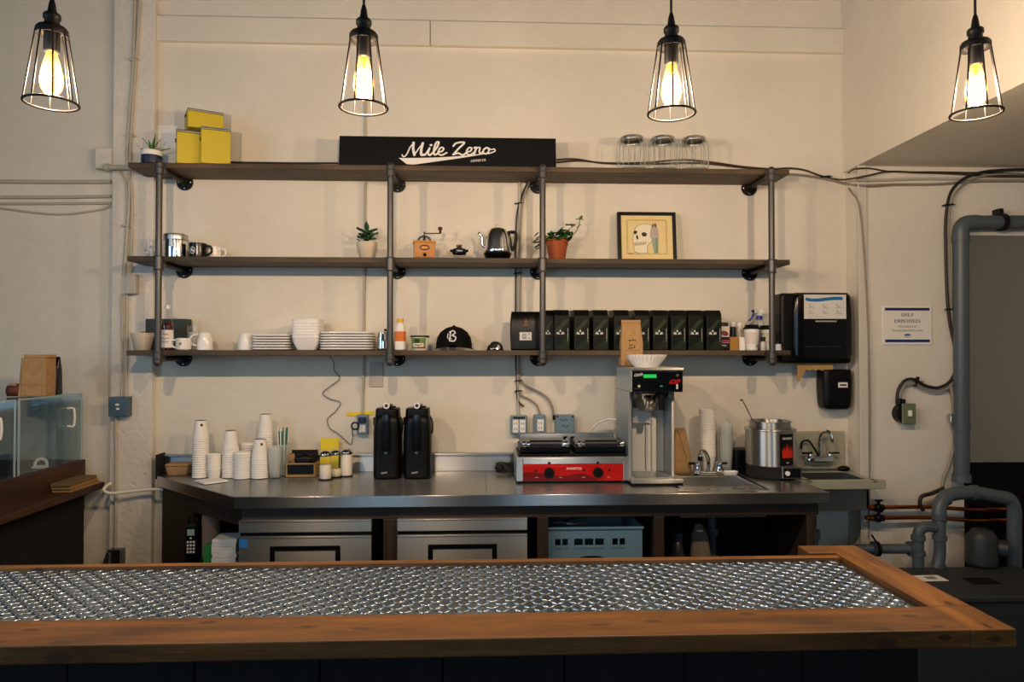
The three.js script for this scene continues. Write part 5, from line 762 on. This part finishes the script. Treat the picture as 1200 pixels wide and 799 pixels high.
// ---------- conduits and boxes on the back wall ----------
pipe('slim painted conduit down the wall to the wire outlet', [[428, 60], [428, 200], [427, 300], [426, 412], [425, 484]], 0.01, 0.0075, M.conduitPaint);
{
  const box = (name, label, px0, px1, py0, py1, d, m, cat = 'outlet') => { const a = at(px0, py1, d), b = at(px1, py0, d), o = thing(name, label, cat, [(a.x + b.x) / 2, a.y, 0]), w = (b.x - a.x) / 2, h = b.y - a.y; part(o, 'body', bx(-w, w, 0, h, 0.001, d, 0.005), m); return [o, w, h, d]; };
  let [o, w, h, d] = box('wall_outlet', 'small steel outlet with a plugged in wire probe', 418, 431, 486, 509, 0.045, M.boxGrey);
  part(o, 'adaptor', bx(-w * 0.6, w * 0.7, h * 0.6, h * 0.9, d, d + 0.03, 0.005), std(0x1b1f4a, 0.4)); part(o, 'socket_face', bx(-w * 0.6, w * 0.6, h * 0.12, h * 0.55, d, d + 0.004, 0.002), M.white); part(o, 'cord_ring', torus(0.02, 0.0045, -w - 0.006, h * 0.45, d + 0.018, false, 20), M.black);
  const yt = thing('yellow_tape', 'strip of torn yellow tape behind the wire outlet', 'tape', at(423, 484, 0.006).toArray()); part(yt, 'strip', bx(-0.075, 0.075, -0.014, 0.008, -0.004, -0.001, 0.001).rotateZ(0.05), M.yellowPaper); part(yt, 'torn_end', bx(-0.08, -0.03, -0.022, -0.006, -0.001, 0.001, 0.001).rotateZ(-0.1), M.yellowPaper);
  solo('blank_plate', 'blank painted cover plate beneath the bottom plank', 'plate', bx(X(433, 0), X(449, 0), Y(453, 0), Y(424, 0), 0.001, 0.008, 0.002), M.conduitPaint);
  solo('probe_wire', 'thin dark wire zigzagging down the wall to the outlet', 'wire', run([[386, 416, 0.1], [391, 425, 0.03], [392, 434], [398, 443], [385, 454], [378, 461], [386, 467], [399, 472], [393, 482], [384, 491], [386, 501], [396, 508], [405, 516], [411, 520.5], [413, 515], [413, 500]], 0.012, 0.0022, 6), M.cableBrown);
  // bundle by the third bracket
  pipe('grey conduit dropping behind the planks to the double outlet', [[609, 208], [609, 300], [607, 412], [606, 440], [607.5, 488]], 0.014, 0.008, M.conduitPaint);
  pipe('dark cable dropping behind the planks beside the grey conduit', [[622, 206], [612, 228], [606, 250], [604.5, 330], [604.5, 420], [606, 452], [607, 470], [614, 476]], 0.017, 0.005, M.cableBlack, 'cable', 'cable');
  pipe('flexible steel conduit sweeping to the grey green junction box', [[624, 205], [614, 230], [610.5, 250], [609.5, 330], [608.5, 420], [609, 444], [616, 452], [631, 459], [641, 466], [647, 477], [649, 489]], 0.02, 0.0065, M.cableGrey, 'flexible_conduit', 'conduit');
  pipe('flexible conduit curving to the single outlet', [[606, 455], [611, 463], [621, 468], [629, 475], [633, 486]], 0.018, 0.0055, M.cableGrey, 'flexible_conduit', 'conduit');
  for (const [x, y, l] of [[607, 238, 'black cable tie around the bundle under the top plank'], [606, 320, 'black cable tie around the bundle under the middle plank'], [607, 446, 'black cable tie where the flexible conduits part'], [607, 458, 'black cable tie just above the outlets']]) { const p = at(x, y, 0.02); const c = thing('cable_tie', l, 'cable tie', [p.x, p.y, p.z]); part(c, 'band', bx(-0.02, 0.02, -0.003, 0.003, -0.014, 0.008, 0.002).rotateZ(0.15), M.black); part(c, 'tail', bx(0.014, 0.03, -0.002, 0.002, 0.004, 0.008, 0.001), M.black); }
  [o, w, h, d] = box('wall_outlet', 'double steel outlet above the panini press', 598.5, 618, 487, 509, 0.05, M.boxGrey);
  for (const s of [-1, 1]) { const f = part(o, 'socket_face', bx(s * w * 0.42 - w * 0.34, s * w * 0.42 + w * 0.34, h * 0.1, h * 0.78, d, d + 0.004, 0.002), M.white); for (const v of [0.3, 0.58]) part(f, 'slot', [bx(s * w * 0.42 - 0.008, s * w * 0.42 - 0.005, h * v - 0.006, h * v + 0.006, d + 0.003, d + 0.005), bx(s * w * 0.42 + 0.005, s * w * 0.42 + 0.008, h * v - 0.006, h * v + 0.006, d + 0.003, d + 0.005)], M.black); }
  part(o, 'label_strip', bx(-w * 0.7, w * 0.7, h * 0.84, h * 0.94, d, d + 0.001), M.ironDark);
  [o, w, h, d] = box('wall_outlet', 'single steel outlet between the double one and the grey box', 626, 639.5, 486, 510, 0.05, M.boxGrey);
  { const f = part(o, 'socket_face', bx(-w * 0.45, w * 0.65, h * 0.2, h * 0.78, d, d + 0.004, 0.002), M.white); for (const v of [0.36, 0.6]) part(f, 'slot', [bx(-0.006, -0.003, h * v - 0.006, h * v + 0.006, d + 0.003, d + 0.005), bx(0.007, 0.01, h * v - 0.006, h * v + 0.006, d + 0.003, d + 0.005)], M.black); }
  [o, w, h, d] = box('junction_box', 'grey green steel junction box with scribbled marker note', 651, 673, 486, 510, 0.05, M.boxGrey, 'junction box');
  part(o, 'cover', bx(-w, w, 0, h, d, d + 0.003, 0.002), M.boxGrey); for (const [a, b] of [[-1, 0], [1, 0], [1, 1], [-1, 1]]) part(o, 'screw', sph(0.0055, a * (w - 0.01), b ? h - 0.01 : 0.012, d + 0.003, 1, 1, 0.5, 8), M.ironDark);
  part(o, 'marker_note', [tube([[-0.03, h * 0.8, d + 0.004], [-0.01, h * 0.74, d + 0.004], [0.004, h * 0.78, d + 0.004], [0.016, h * 0.72, d + 0.004]], 0.0016, 20, 5), tube([[-0.022, h * 0.42, d + 0.004], [-0.006, h * 0.5, d + 0.004], [0.006, h * 0.4, d + 0.004], [0.024, h * 0.5, d + 0.004]], 0.0016, 20, 5)], M.ironDark); part(o, 'gland', [cylAt([-0.03, -0.022, 0.03], [-0.03, 0, 0.03], 0.02), cylAt([-w - 0.014, h * 0.86, 0.03], [-w, h * 0.86, 0.03], 0.014)], M.black);
  // cables behind the top plank's things, tied towards the right
  pipe('black cable lying along the wall behind the sign and jars', [[652, 187], [672, 186], [700, 190], [725, 191], [760, 190], [800, 187], [835, 190], [870, 195], [905, 198]], 0.03, 0.0042, M.cableBrown, 'cable', 'cable');
  pipe('brown cable lying along the wall beside the black one', [[652, 190], [680, 188], [708, 191], [760, 192], [820, 191], [868, 196], [905, 200]], 0.022, 0.005, M.cableBrown, 'cable', 'cable');
  pipe('black cable along the wall between tins and sign', [[268, 190], [300, 190.5], [350, 191], [396, 191]], 0.02, 0.005, M.cableBlack, 'cable', 'cable');
}
// ---------- on the right ----------
{
  const W2 = RZ + 0.012;
  pipe('dark cable swooping from the plank end to the corner', [[905, 198, -RZ], [925, 197, -RZ], [942, 199, -RZ], [962, 206, -RZ], [980, 210, -RZ], [1000, 209, 0.02], [1020, 205, 0.02], [1040, 201], [1075, 202], [1110, 203], [1160, 206], [1240, 208]], W2 + 0.014, 0.005, M.cableBrown, 'cable', 'cable');
  pipe('grey conduit running along the wall under the bulkhead', [[905, 203, -RZ], [940, 205, -RZ], [970, 210, -RZ], [995, 216, -RZ + 0.02], [1012, 217, 0.02], [1050, 216], [1100, 215.5], [1130, 213], [1160, 212], [1240, 212]], W2 + 0.008, 0.0065, M.cableGrey, 'conduit', 'conduit');
  pipe('pale conduit above the grey one under the bulkhead', [[1004, 211, 0.02], [1030, 211], [1070, 209.5], [1120, 209.5], [1240, 210]], W2 + 0.002, 0.008, M.conduitPaint, 'conduit', 'conduit');
  pipe('short dark conduit close under the bulkhead', [[994, 203, -0.1], [1002, 198], [1018, 197], [1040, 200.5], [1100, 201.5], [1240, 204]], W2 + 0.01, 0.004, M.cableBlack, 'conduit', 'conduit');
  pipe('grey cable hanging down the corner beside the sign', [[994, 219, -RZ], [998, 226, -0.05], [1005, 235, 0.014], [1009, 255, 0.014], [1014, 320, 0.014], [1018, 400, 0.014], [1020, 480, 0.014], [1019, 560, 0.014], [1018, 630, 0.014]], RZ + 0.006, 0.0045, M.cableGrey, 'cable', 'cable');
  // bundle to the green box
  pipe('thick black conduit dropping to the green round box', [[1240, 199], [1180, 199], [1150, 202], [1130, 209], [1115, 224], [1109, 250], [1108.5, 300], [1112, 370], [1119, 408], [1120, 430], [1114, 446], [1100, 454], [1085, 452], [1070, 444], [1060, 446], [1053, 456], [1051, 468]], W2 + 0.02, 0.0085, M.cableBlack, 'conduit', 'conduit');
  pipe('brown grey conduit tied along the thick black one', [[1240, 204], [1180, 204], [1152, 206], [1134, 213], [1119, 227], [1113, 250], [1112.5, 300], [1116, 370], [1123, 408], [1124.5, 432], [1117, 450], [1101, 458.5], [1084, 456.5], [1070, 449], [1062, 450.5], [1057, 458], [1055.5, 468]], W2 + 0.018, 0.006, M.cableGrey, 'conduit', 'conduit');
  for (const [x, y, l] of [[1111, 240, 'black cable tie near the top of the thick conduits'], [1114, 362, 'black cable tie on the conduits level with the sign'], [1074, 447, 'black cable tie where the conduits bend to the green box'], [1121, 445, 'black cable tie at the lowest bend of the conduits'], [967, 207, 'black cable tie on the cable beside the corner']]) { const p = at(x, y, x < 1000 ? 0.03 : W2 + 0.02), c = thing('cable_tie', l, 'cable tie', [p.x, p.y, p.z]); part(c, 'band', bx(-0.028, 0.028, -0.004, 0.004, -0.014, 0.012, 0.002).rotateZ(x === 1074 ? 1.2 : 0.1), M.black); part(c, 'tail', bx(0.02, 0.04, -0.002, 0.002, 0.004, 0.01, 0.001), M.black); }
  const g = at(1057.5, 484, W2), o = thing('round_switch', 'olive green round switch box with square cover on the wall', 'switch', [g.x, g.y, RZ]);
  part(o, 'body', [cylAt([0, 0, 0.001], [0, 0, 0.05], 0.056, 28)], M.ironDark); part(o, 'cover', bx(-0.03, 0.05, -0.058, 0.058, 0.05, 0.062, 0.006), M.boxGreen); part(o, 'toggle', bx(0.0, 0.018, -0.014, 0.02, 0.062, 0.078, 0.003), M.white); part(o, 'gland', [cyl(0.018, 0.018, 0.052, 0.085, -0.03, 0.03, 16), cyl(0.014, 0.014, 0.052, 0.08, -0.008, 0.03, 16)], M.ironDark);
  // sign
  const s0 = at(1034, 404, RZ), s1 = at(1091, 358.5, RZ), sg = thing('notice_sign', 'white staff notice with blue bars on the wall', 'sign', [(s0.x + s1.x) / 2, s0.y, RZ]), sw = s1.x - s0.x, sh = s1.y - s0.y;
  part(sg, 'board', bx(-sw / 2, sw / 2, 0, sh, 0.001, 0.006, 0.001), M.white);
  part(sg, 'print', face(-sw / 2 + 0.002, sw / 2 - 0.002, 0.002, sh - 0.002, 0.0066), canvasMat(640, 510, (c, w, h) => { fill(c, '#e9e4d8', 0, 0, w, h); fill(c, '#1c2d62', 24, 22, w - 48, 36); fill(c, '#1c2d62', 24, h - 66, w - 48, 36); c.fillStyle = '#2c2a30'; c.textAlign = 'center'; c.font = 'bold 56px serif'; c.fillText('ONLY', w / 2, 136, 180); c.fillText('EMPLOYEES', w / 2, 218, 410); c.font = '40px serif'; c.fillText('Permitted in', w / 2, 284); c.fillText('food preparation area', w / 2, 336, 400); c.fillStyle = '#2a4a7a'; c.beginPath(); c.ellipse(w / 2, 382, 44, 13, 0, 0, 7); c.fill(); blocks(c, '#7f93ac', w / 2 - 54, 402, 108, 14, 9); }, 0.6));
  // paper towel dispenser
  const a = at(917, 426, 0.16), b = at(1000, 343, 0.16), td = thing('towel_dispenser', 'black paper towel dispenser with taped instruction sheet', 'dispenser', [(a.x + b.x) / 2, a.y, 0]), tw = (b.x - a.x) / 2, th = b.y - a.y;
  part(td, 'body', bx(-tw, tw, 0, th, 0.002, 0.14, 0.02), M.black);
  part(td, 'cover', [loft([[0.9, 1, 0.03], [1, 1, 0.05], [1, 1, th * 0.7], [0.96, 0.94, th * 0.93], [0.9, 0.7, th], [0, 0, th]], tw * 1.66, 0.1, 7).translate(tw * 0.14, 0, 0.12)], M.blackGloss);
  part(td, 'cover_line', bx(-tw * 0.4, tw * 0.62, th * 0.235, th * 0.242, 0.168, 0.172, 0.001), M.steelDark);
  part(td, 'instruction_sheet', face(-tw * 0.42, tw * 0.76, th * 0.63, th * 0.97, 0).rotateX(0).translate(0, 0, 0.1735), canvasMat(512, 340, (c, w, h) => { fill(c, '#dcd8d0', 0, 0, w, h); c.fillStyle = '#2a6ca4'; c.beginPath(); c.moveTo(20, 40); c.bezierCurveTo(160, 90, 300, 10, 470, 34); c.lineTo(470, 78); c.bezierCurveTo(300, 60, 170, 130, 20, 84); c.fill(); for (let r = 0; r < 2; r++) for (let k = 0; k < 3; k++) { c.strokeStyle = '#77716a'; c.lineWidth = 6; c.beginPath(); c.arc(90 + k * 165, 150 + r * 85, 20, 0.4, 4.2); c.stroke(); blocks(c, '#8e8880', 50 + k * 165, 182 + r * 85, 90, 9, 7, k + 2); } blocks(c, '#9a948c', 30, 306, 220, 9, 16); }, 0.3));
  part(td, 'brand_strip', bx(-tw * 0.1, tw * 0.5, th * 0.585, th * 0.605, 0.1705, 0.1725, 0.001), std(0xa8a59e, 0.5)); part(td, 'latch', bx(-tw * 0.56, -tw * 0.48, th * 0.64, th * 0.72, 0.14, 0.165, 0.003), M.chrome);
  const pt = [[-tw * 0.46, -0.012], [-tw * 0.46, -0.11], [-tw * 0.4, -0.118], [-tw * 0.24, -0.058]]; for (let i = 0; i < 9; i++) pt.push([-tw * 0.2 + i * tw * 0.088, i % 2 ? -0.056 : -0.048]); pt.push([tw * 0.56, -0.05], [tw * 0.56, -0.012]);
  part(td, 'towel', ext(pt.map(([x, y]) => [x, y + 0.014]), 0.002).translate(0, 0, 0.1), std(0xb4915a, 0.9));
  const q0 = at(966, 480, 0.12), q1 = at(1001, 433, 0.12), sd = thing('soap_dispenser', 'black soap dispenser with small white badge', 'dispenser', [(q0.x + q1.x) / 2, q0.y, 0]), qw = q1.x - q0.x, qh = q1.y - q0.y;
  part(sd, 'body', loft([[0, 0, 0], [0.7, 0.8, 0], [0.88, 0.95, 0.012], [0.95, 1, 0.05], [1, 1, qh * 0.7], [0.97, 0.92, qh - 0.006], [0.9, 0.85, qh], [0, 0, qh]], qw, 0.115, 5).translate(0, 0, 0.06), M.black); part(sd, 'badge', bx(-0.005, 0.05, qh * 0.55, qh * 0.68, 0.115, 0.1205, 0.002), M.white); part(sd, 'badge_text', [bx(0.004, 0.042, qh * 0.595, qh * 0.635, 0.12, 0.1212)], M.ironDark); part(sd, 'push_key', sph(0.014, 0.02, qh * 0.12, 0.112, 1, 1, 0.5, 12), M.blackGloss);
  // grey drain pipes
  const PZ2 = RZ + 0.065;
  const dp = thing('drain_stack', 'thick grey plastic drain pipe bending at the cold room door', 'pipe', [0, 0, 0]);
  part(dp, 'riser', run([[1126, 276], [1126.5, 400], [1127, 560]], PZ2, 0.04, 18), M.pvc); part(dp, 'elbow', run([[1126, 278], [1126.5, 268], [1130, 262.5], [1138, 260.5], [1146, 260.5]], PZ2, 0.042, 18), M.pvc); part(dp, 'cross_pipe', run([[1144, 260.5], [1180, 260.5], [1260, 260.5]], PZ2, 0.039, 18), M.pvc);
  for (const [x, y] of [[1126, 279], [1126.6, 500]]) { const p = at(x, y, PZ2); part(dp, 'coupling', cyl(0.0445, 0.0445, p.y - 0.016, p.y + 0.016, p.x, p.z, 22), M.pvc); }
  { const p = at(1174, 260.5, PZ2); part(dp, 'pipe_hanger', [cylAt([p.x - 0.012, p.y, p.z], [p.x + 0.012, p.y, p.z], 0.05, 20), bx(p.x - 0.012, p.x + 0.012, p.y + 0.045, p.y + 0.08, p.z - 0.06, p.z, 0.002)], M.ironDark); }
  const c1 = at(1127, 562, PZ2); part(dp, 'collar', cyl(0.05, 0.048, c1.y - 0.01, c1.y + 0.03, c1.x, c1.z, 22), M.pvc);
  const z3 = 0.36, tr = thing('drain_trap', 'grey plastic drain trap with branch pipes near the floor', 'pipe', [0, 0, 0]);
  part(tr, 'branch_arm', run([[1101, 612, 0.03], [1100.5, 598, 0.02], [1103, 588, 0.01], [1110, 581], [1122, 578], [1140, 577], [1160, 580], [1176, 583]], z3, 0.036, 16), M.pvc); part(tr, 'drop_pipe', run([[1172, 582], [1183, 585], [1188, 595], [1188.5, 620], [1188.5, 700]], z3, 0.036, 16), M.pvc);
  part(tr, 'trap_leg', run([[1101, 608, 0.035], [1101, 620, 0.04], [1101, 650, 0.04], [1098, 668, 0.05]], z3, 0.03, 16), M.pvc); part(tr, 'trap_bend', run([[1096, 618, 0.04], [1086, 617, 0.04], [1078, 621, 0.04], [1076, 632, 0.04], [1076, 668, 0.04]], z3, 0.029, 16), M.pvc);
  part(tr, 'feed_pipe', run([[996, 643, -0.06], [1030, 643, -0.02], [1074, 643, 0.03]], z3, 0.026, 14), M.pvc);
  for (const [x, y, v, dz] of [[1101, 606, 1, 0.04], [1101, 630, 1, 0.04], [1076, 630, 1, 0.04], [1076, 648, 1, 0.04], [1100, 664, 1, 0.045], [1026, 643, 0, -0.02], [1068, 643, 0, 0.02], [1108, 583, 0, 0], [1142, 577, 0, 0]]) { const p = at(x, y, z3 + dz); part(tr, 'coupling', v ? cyl(0.036, 0.036, p.y - 0.012, p.y + 0.012, p.x, p.z, 18) : cylAt([p.x - 0.014, p.y, p.z], [p.x + 0.014, p.y, p.z], 0.0405, 18), M.pvc); }
  { const p = at(1028, 643, z3); part(tr, 'hose_clamp', [cylAt([p.x - 0.006, p.y, p.z], [p.x + 0.006, p.y, p.z], 0.04, 18), cylAt([p.x, p.y + 0.03, p.z], [p.x - 0.03, p.y + 0.075, p.z], 0.005)], M.ironDark); }
  // copper water pipes
  for (const [y, n] of [[594.5, 'copper water pipe with black valve, upper of the two'], [607, 'copper water pipe with black valve, lower of the two']]) {
    const o2 = thing('water_pipe', n, 'pipe', [0, 0, 0], 0, 'copper pipes beside the hand sink'), z = RZ + 0.06; part(o2, 'tube', run([[1014, y], [1030, y], [1090, y - 0.5], [1140, y + 2.5, 0.05], [1178, y + 2, 0.05]], z, 0.011, 12), M.copper);
    const p = at(1029, y, z); part(o2, 'valve', [cylAt([p.x - 0.03, p.y, p.z], [p.x + 0.03, p.y, p.z], 0.018), sph(0.024, p.x, p.y, p.z), cylAt([p.x, p.y, p.z], [p.x, p.y + 0.04, p.z + 0.01], 0.008), bx(p.x - 0.02, p.x + 0.02, p.y + 0.036, p.y + 0.046, p.z, p.z + 0.02, 0.003)], M.black); part(o2, 'fitting', cylAt([p.x - 0.05, p.y, p.z], [p.x - 0.028, p.y, p.z], 0.016), M.copper);
  }
  pipe('stiff dark cable hanging beside the grey drain pipe', [[1114, 450], [1117, 470], [1118, 520], [1112, 545], [1106, 560], [1104, 572]], W2 + 0.03, 0.0095, M.cableGrey, 'cable', 'cable');
  pipe('black hose looping behind the drain trap', [[1106, 572], [1092, 578], [1080, 582], [1078, 590], [1082, 598]], W2 + 0.06, 0.011, M.cableBlack, 'hose', 'hose');
  { const p = at(1117, 489, W2 + 0.03), h2 = thing('pipe_clip', 'small steel clip on the cable beside the drain pipe', 'bracket', [p.x, p.y, p.z]); part(h2, 'clip', bx(-0.024, 0.012, -0.012, 0.02, -0.02, 0.016, 0.004), M.tin); part(h2, 'hook', tube([[-0.02, 0.006, 0.012], [-0.022, -0.03, 0.016], [-0.006, -0.052, 0.014], [0.002, -0.04, 0.012]], 0.006), M.tin); }
  // stainless cold room door and its dark base
  const fx = X(1134.5, RZ + 0.03), cd = thing('cold_room_door', 'brushed steel cold room door above a dark recess', 'door', [0, 0, 0]), dy0 = Y(546, RZ + 0.03), dy1 = Y(271.5, RZ + 0.03);
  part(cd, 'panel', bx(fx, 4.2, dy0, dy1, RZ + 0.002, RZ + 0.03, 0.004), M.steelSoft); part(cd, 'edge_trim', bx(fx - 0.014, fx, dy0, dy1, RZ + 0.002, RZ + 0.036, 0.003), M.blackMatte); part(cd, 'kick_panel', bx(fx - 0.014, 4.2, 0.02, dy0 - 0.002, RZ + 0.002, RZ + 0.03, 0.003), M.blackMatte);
  // grease trap
  const gt = thing('grease_trap', 'low dark grey grease trap box with pale label on its lid', 'grease trap', [0, 0, 0]), gx0 = 2.03, gx1 = 2.85, gy = 0.45;
  part(gt, 'tank', bx(gx0, gx1, 0, gy - 0.03, 0.42, 0.86, 0.01), M.pvcDark); part(gt, 'lid', bx(gx0 - 0.01, gx1 + 0.01, gy - 0.03, gy, 0.41, 0.87, 0.008), std(0x34383a, 0.5, 0.2, { bumpMap: plasterBump, bumpScale: 0.002 })); part(gt, 'label', bx(2.2, 2.33, gy, gy + 0.0015, 0.55, 0.64), M.paper); part(gt, 'label_mark', bx(2.24, 2.29, gy + 0.0015, gy + 0.003, 0.575, 0.615), std(0x8a8478, 0.7)); part(gt, 'warning_plate', bx(2.42, 2.56, gy, gy + 0.0015, 0.6, 0.7), M.blackMatte); part(gt, 'bolt', sph(0.014, 2.74, gy, 0.66, 1, 0.6, 1, 10), M.chrome);
  const pb = thing('pump_housing', 'dark round pump housing behind the drain trap', 'pump', [X(1148, 0.4), 0.45, 0.4]); part(pb, 'body', [lathe([[0, 0], [0.07, 0], [0.075, 0.02], [0.075, 0.15], [0.05, 0.19], [0.02, 0.2], [0, 0.2]], 26)], M.pvcDark); part(pb, 'outlet', cylAt([0.05, 0.1, 0], [0.11, 0.1, 0.05], 0.045, 18), M.pvcDark);
}
// ---------- ledge, display cases and bag at the left ----------
{
  const lx = -2.2, rx = -2.095, LY = 0.873, BY = 0.998, z1 = 1.7;
  const t = thing('side_counter', 'dark brown side counter with raised back board and front ledge', 'counter', [0, 0, 0]);
  part(t, 'raised_board', bx(lx - 0.035, lx, LY - 0.03, BY, 0.06, z1, 0.003, 'z'), M.ledgeWood); part(t, 'ledge', bx(lx, rx, LY - 0.035, LY, 0.06, z1, 0.003, 'z'), M.ledgeWood); part(t, 'shelf_top', bx(-3.3, lx - 0.036, BY - 0.03, BY, 0.06, z1, 0.003, 'z'), M.ledgeWood);
  part(t, 'side_panel', bx(lx - 0.03, lx - 0.006, 0, LY - 0.036, 0.06, z1, 0, 'z'), M.blackWood); part(t, 'end_panel', bx(-3.3, lx - 0.036, 0, BY - 0.03, 0.06, 0.09), M.blackWood);
  // two acrylic cases
  const CH = Y(461, 0.08, 98) - BY;
  function acase(z0, zz, label, hz, open) {
    const o = thing('display_case', label, 'display case', [lx - 0.02, BY, 0], 0, 'clear acrylic display cases on the side counter'), d = -0.62, th = 0.006;
    part(o, 'roof', bx(d, 0, CH - th, CH, z0, zz), M.acrylic); part(o, 'end_wall', bx(d, 0, 0.001, CH - th, z0, z0 + th), M.acrylic); part(o, 'end_wall', bx(d, 0, 0.001, CH - th, zz - th, zz), M.acrylic); part(o, 'back_wall', bx(d, d + th, 0.001, CH - th, z0 + th, zz - th), M.acrylic);
    const dr = part(o, 'door', bx(-th, 0, 0.004, CH - th - 0.002, z0 + th + 0.002, zz - th - 0.002), M.acrylic);
    part(dr, 'handle', tube([[0, CH * 0.8, hz], [0.03, CH * 0.8, hz], [0.036, CH * 0.74, hz], [0.036, CH * 0.6, hz], [0.03, CH * 0.54, hz], [0, CH * 0.54, hz]], 0.006), M.white);
    for (const [a, b] of [[0, z0], [0, zz], [d, z0], [d, zz]]) part(o, 'edge_strip', bx(a - 0.004, a + 0.004, 0, CH, b - 0.004, b + 0.004, 0.001), M.acrylicEdge);
    for (const b of [0, d]) part(o, 'edge_strip', bx(b - 0.004, b + 0.004, CH - 0.004, CH + 0.003, z0 + 0.004, zz - 0.004, 0.001), M.acrylicEdge);
  }
  acase(0.07, 0.6, 'clear acrylic display case under the paper bag', 0.2);
  acase(0.63, 1.3, 'clear acrylic display case holding a dark tray', 0.78);
  const tray = thing('dark_tray', 'dark tray standing inside the acrylic display case', 'tray', [lx - 0.3, BY + 0.001, 0.94]); part(tray, 'tray', loft([[0, 0, 0.001], [0.95, 0.95, 0], [1, 1, 0.1], [0.97, 0.97, 0.1], [0.93, 0.93, 0.008], [0, 0, 0.008]], 0.46, 0.56, 10), M.blackMatte); part(tray, 'rim', loft([[1.02, 1.02, 0.098], [1.02, 1.02, 0.106], [0.97, 0.97, 0.106]], 0.46, 0.56, 10), M.black);
  const hk = thing('price_clip', 'small white clip inside the display case under the bag', 'clip', [lx - 0.06, BY + 0.001, 0.36]); part(hk, 'ring', torus(0.026, 0.008, 0, 0.02, 0, false, 20).rotateY(0.4), M.white); part(hk, 'foot', bx(-0.03, 0.03, 0, 0.012, -0.02, 0.03, 0.003), M.white);
  // the kraft bag and a pastry on the case roof
  const ky = BY + CH + 0.004, bg = thing('grocery_bag', 'folded brown paper bag standing on the acrylic case', 'bag', [X(45, 0.34), ky, 0.34], 0.1);
  part(bg, 'bag', bx(-0.058, 0.058, 0.0, 0.195, -0.06, 0.05, 0.004), M.kraft); part(bg, 'gusset', uvBox(ext([[-0.06, 0], [0.05, 0], [0.02, 0.195], [-0.04, 0.195]], 0.012).rotateY(-Math.PI / 2).translate(-0.058, 0, 0)), M.kraft); part(bg, 'folded_top', bx(-0.05, 0.066, 0.195, 0.212, -0.05, 0.04, 0.004), M.kraft); part(bg, 'fold_line', bx(-0.058, 0.058, 0.056, 0.058, 0.05, 0.0515), M.cardboard);
  const bb = thing('black_pouch', 'glossy black pouch standing behind the brown bag', 'pouch', [X(62, 0.25), ky, 0.25], 0.1); part(bb, 'pouch', loft([[0, 0, 0.001], [0.95, 1, 0], [1, 1, 0.01], [1, 0.8, 0.13], [0.97, 0.2, 0.19], [0.97, 0.15, 0.2], [0, 0, 0.2]], 0.075, 0.07, 7), M.blackGloss); part(bb, 'label', face(-0.03, 0.03, 0.12, 0.17, 0).rotateX(-0.4).translate(0, 0.05, 0.066), M.white);
  bb.children[1].geometry = face(-0.028, 0.03, 0.095, 0.15, 0.0).translate(0, 0, 0.0335);
  const ps = thing('pastry', 'brown seeded pastry in a clear wrap beside the bag', 'pastry', [X(19, 0.36), ky, 0.36]); part(ps, 'pastry', loft([[0, 0, 0.001], [0.85, 0.85, 0], [1, 1, 0.025], [0.9, 0.9, 0.05], [0.55, 0.55, 0.062], [0, 0, 0.064]], 0.085, 0.08, 2.4), std(0x5a2a16, 0.6)); part(ps, 'topping', [0, 1, 2, 3, 4, 5].map((i) => sph(0.011, Math.cos(i * 1.9) * 0.024, 0.058, Math.sin(i * 1.9) * 0.024, 1.3, 0.6, 1, 8)), std(0xb58a62, 0.7));
  // flat cartons on the ledge
  for (let i = 0; i < 3; i++) { const o = solo('flat_carton', ['folded flat brown carton at the bottom of the ledge pile', 'folded flat brown carton in the middle of the ledge pile', 'folded flat brown carton on top of the ledge pile'][i], 'carton', bx(-0.05, 0.05, 0, 0.016, -0.13, 0.13, 0.003), i === 2 ? std(0x6d5a3c, 0.8) : M.cardboard, 'flat cartons on the ledge'); o.position.set(lx + 0.052, LY + i * 0.017, 0.24 + i * 0.01); o.rotation.y = 0.02 * (i - 1); }
}
scene.traverse((o) => { if (o.isMesh) o.castShadow = o.receiveShadow = true; });
renderer.render(scene, camera);
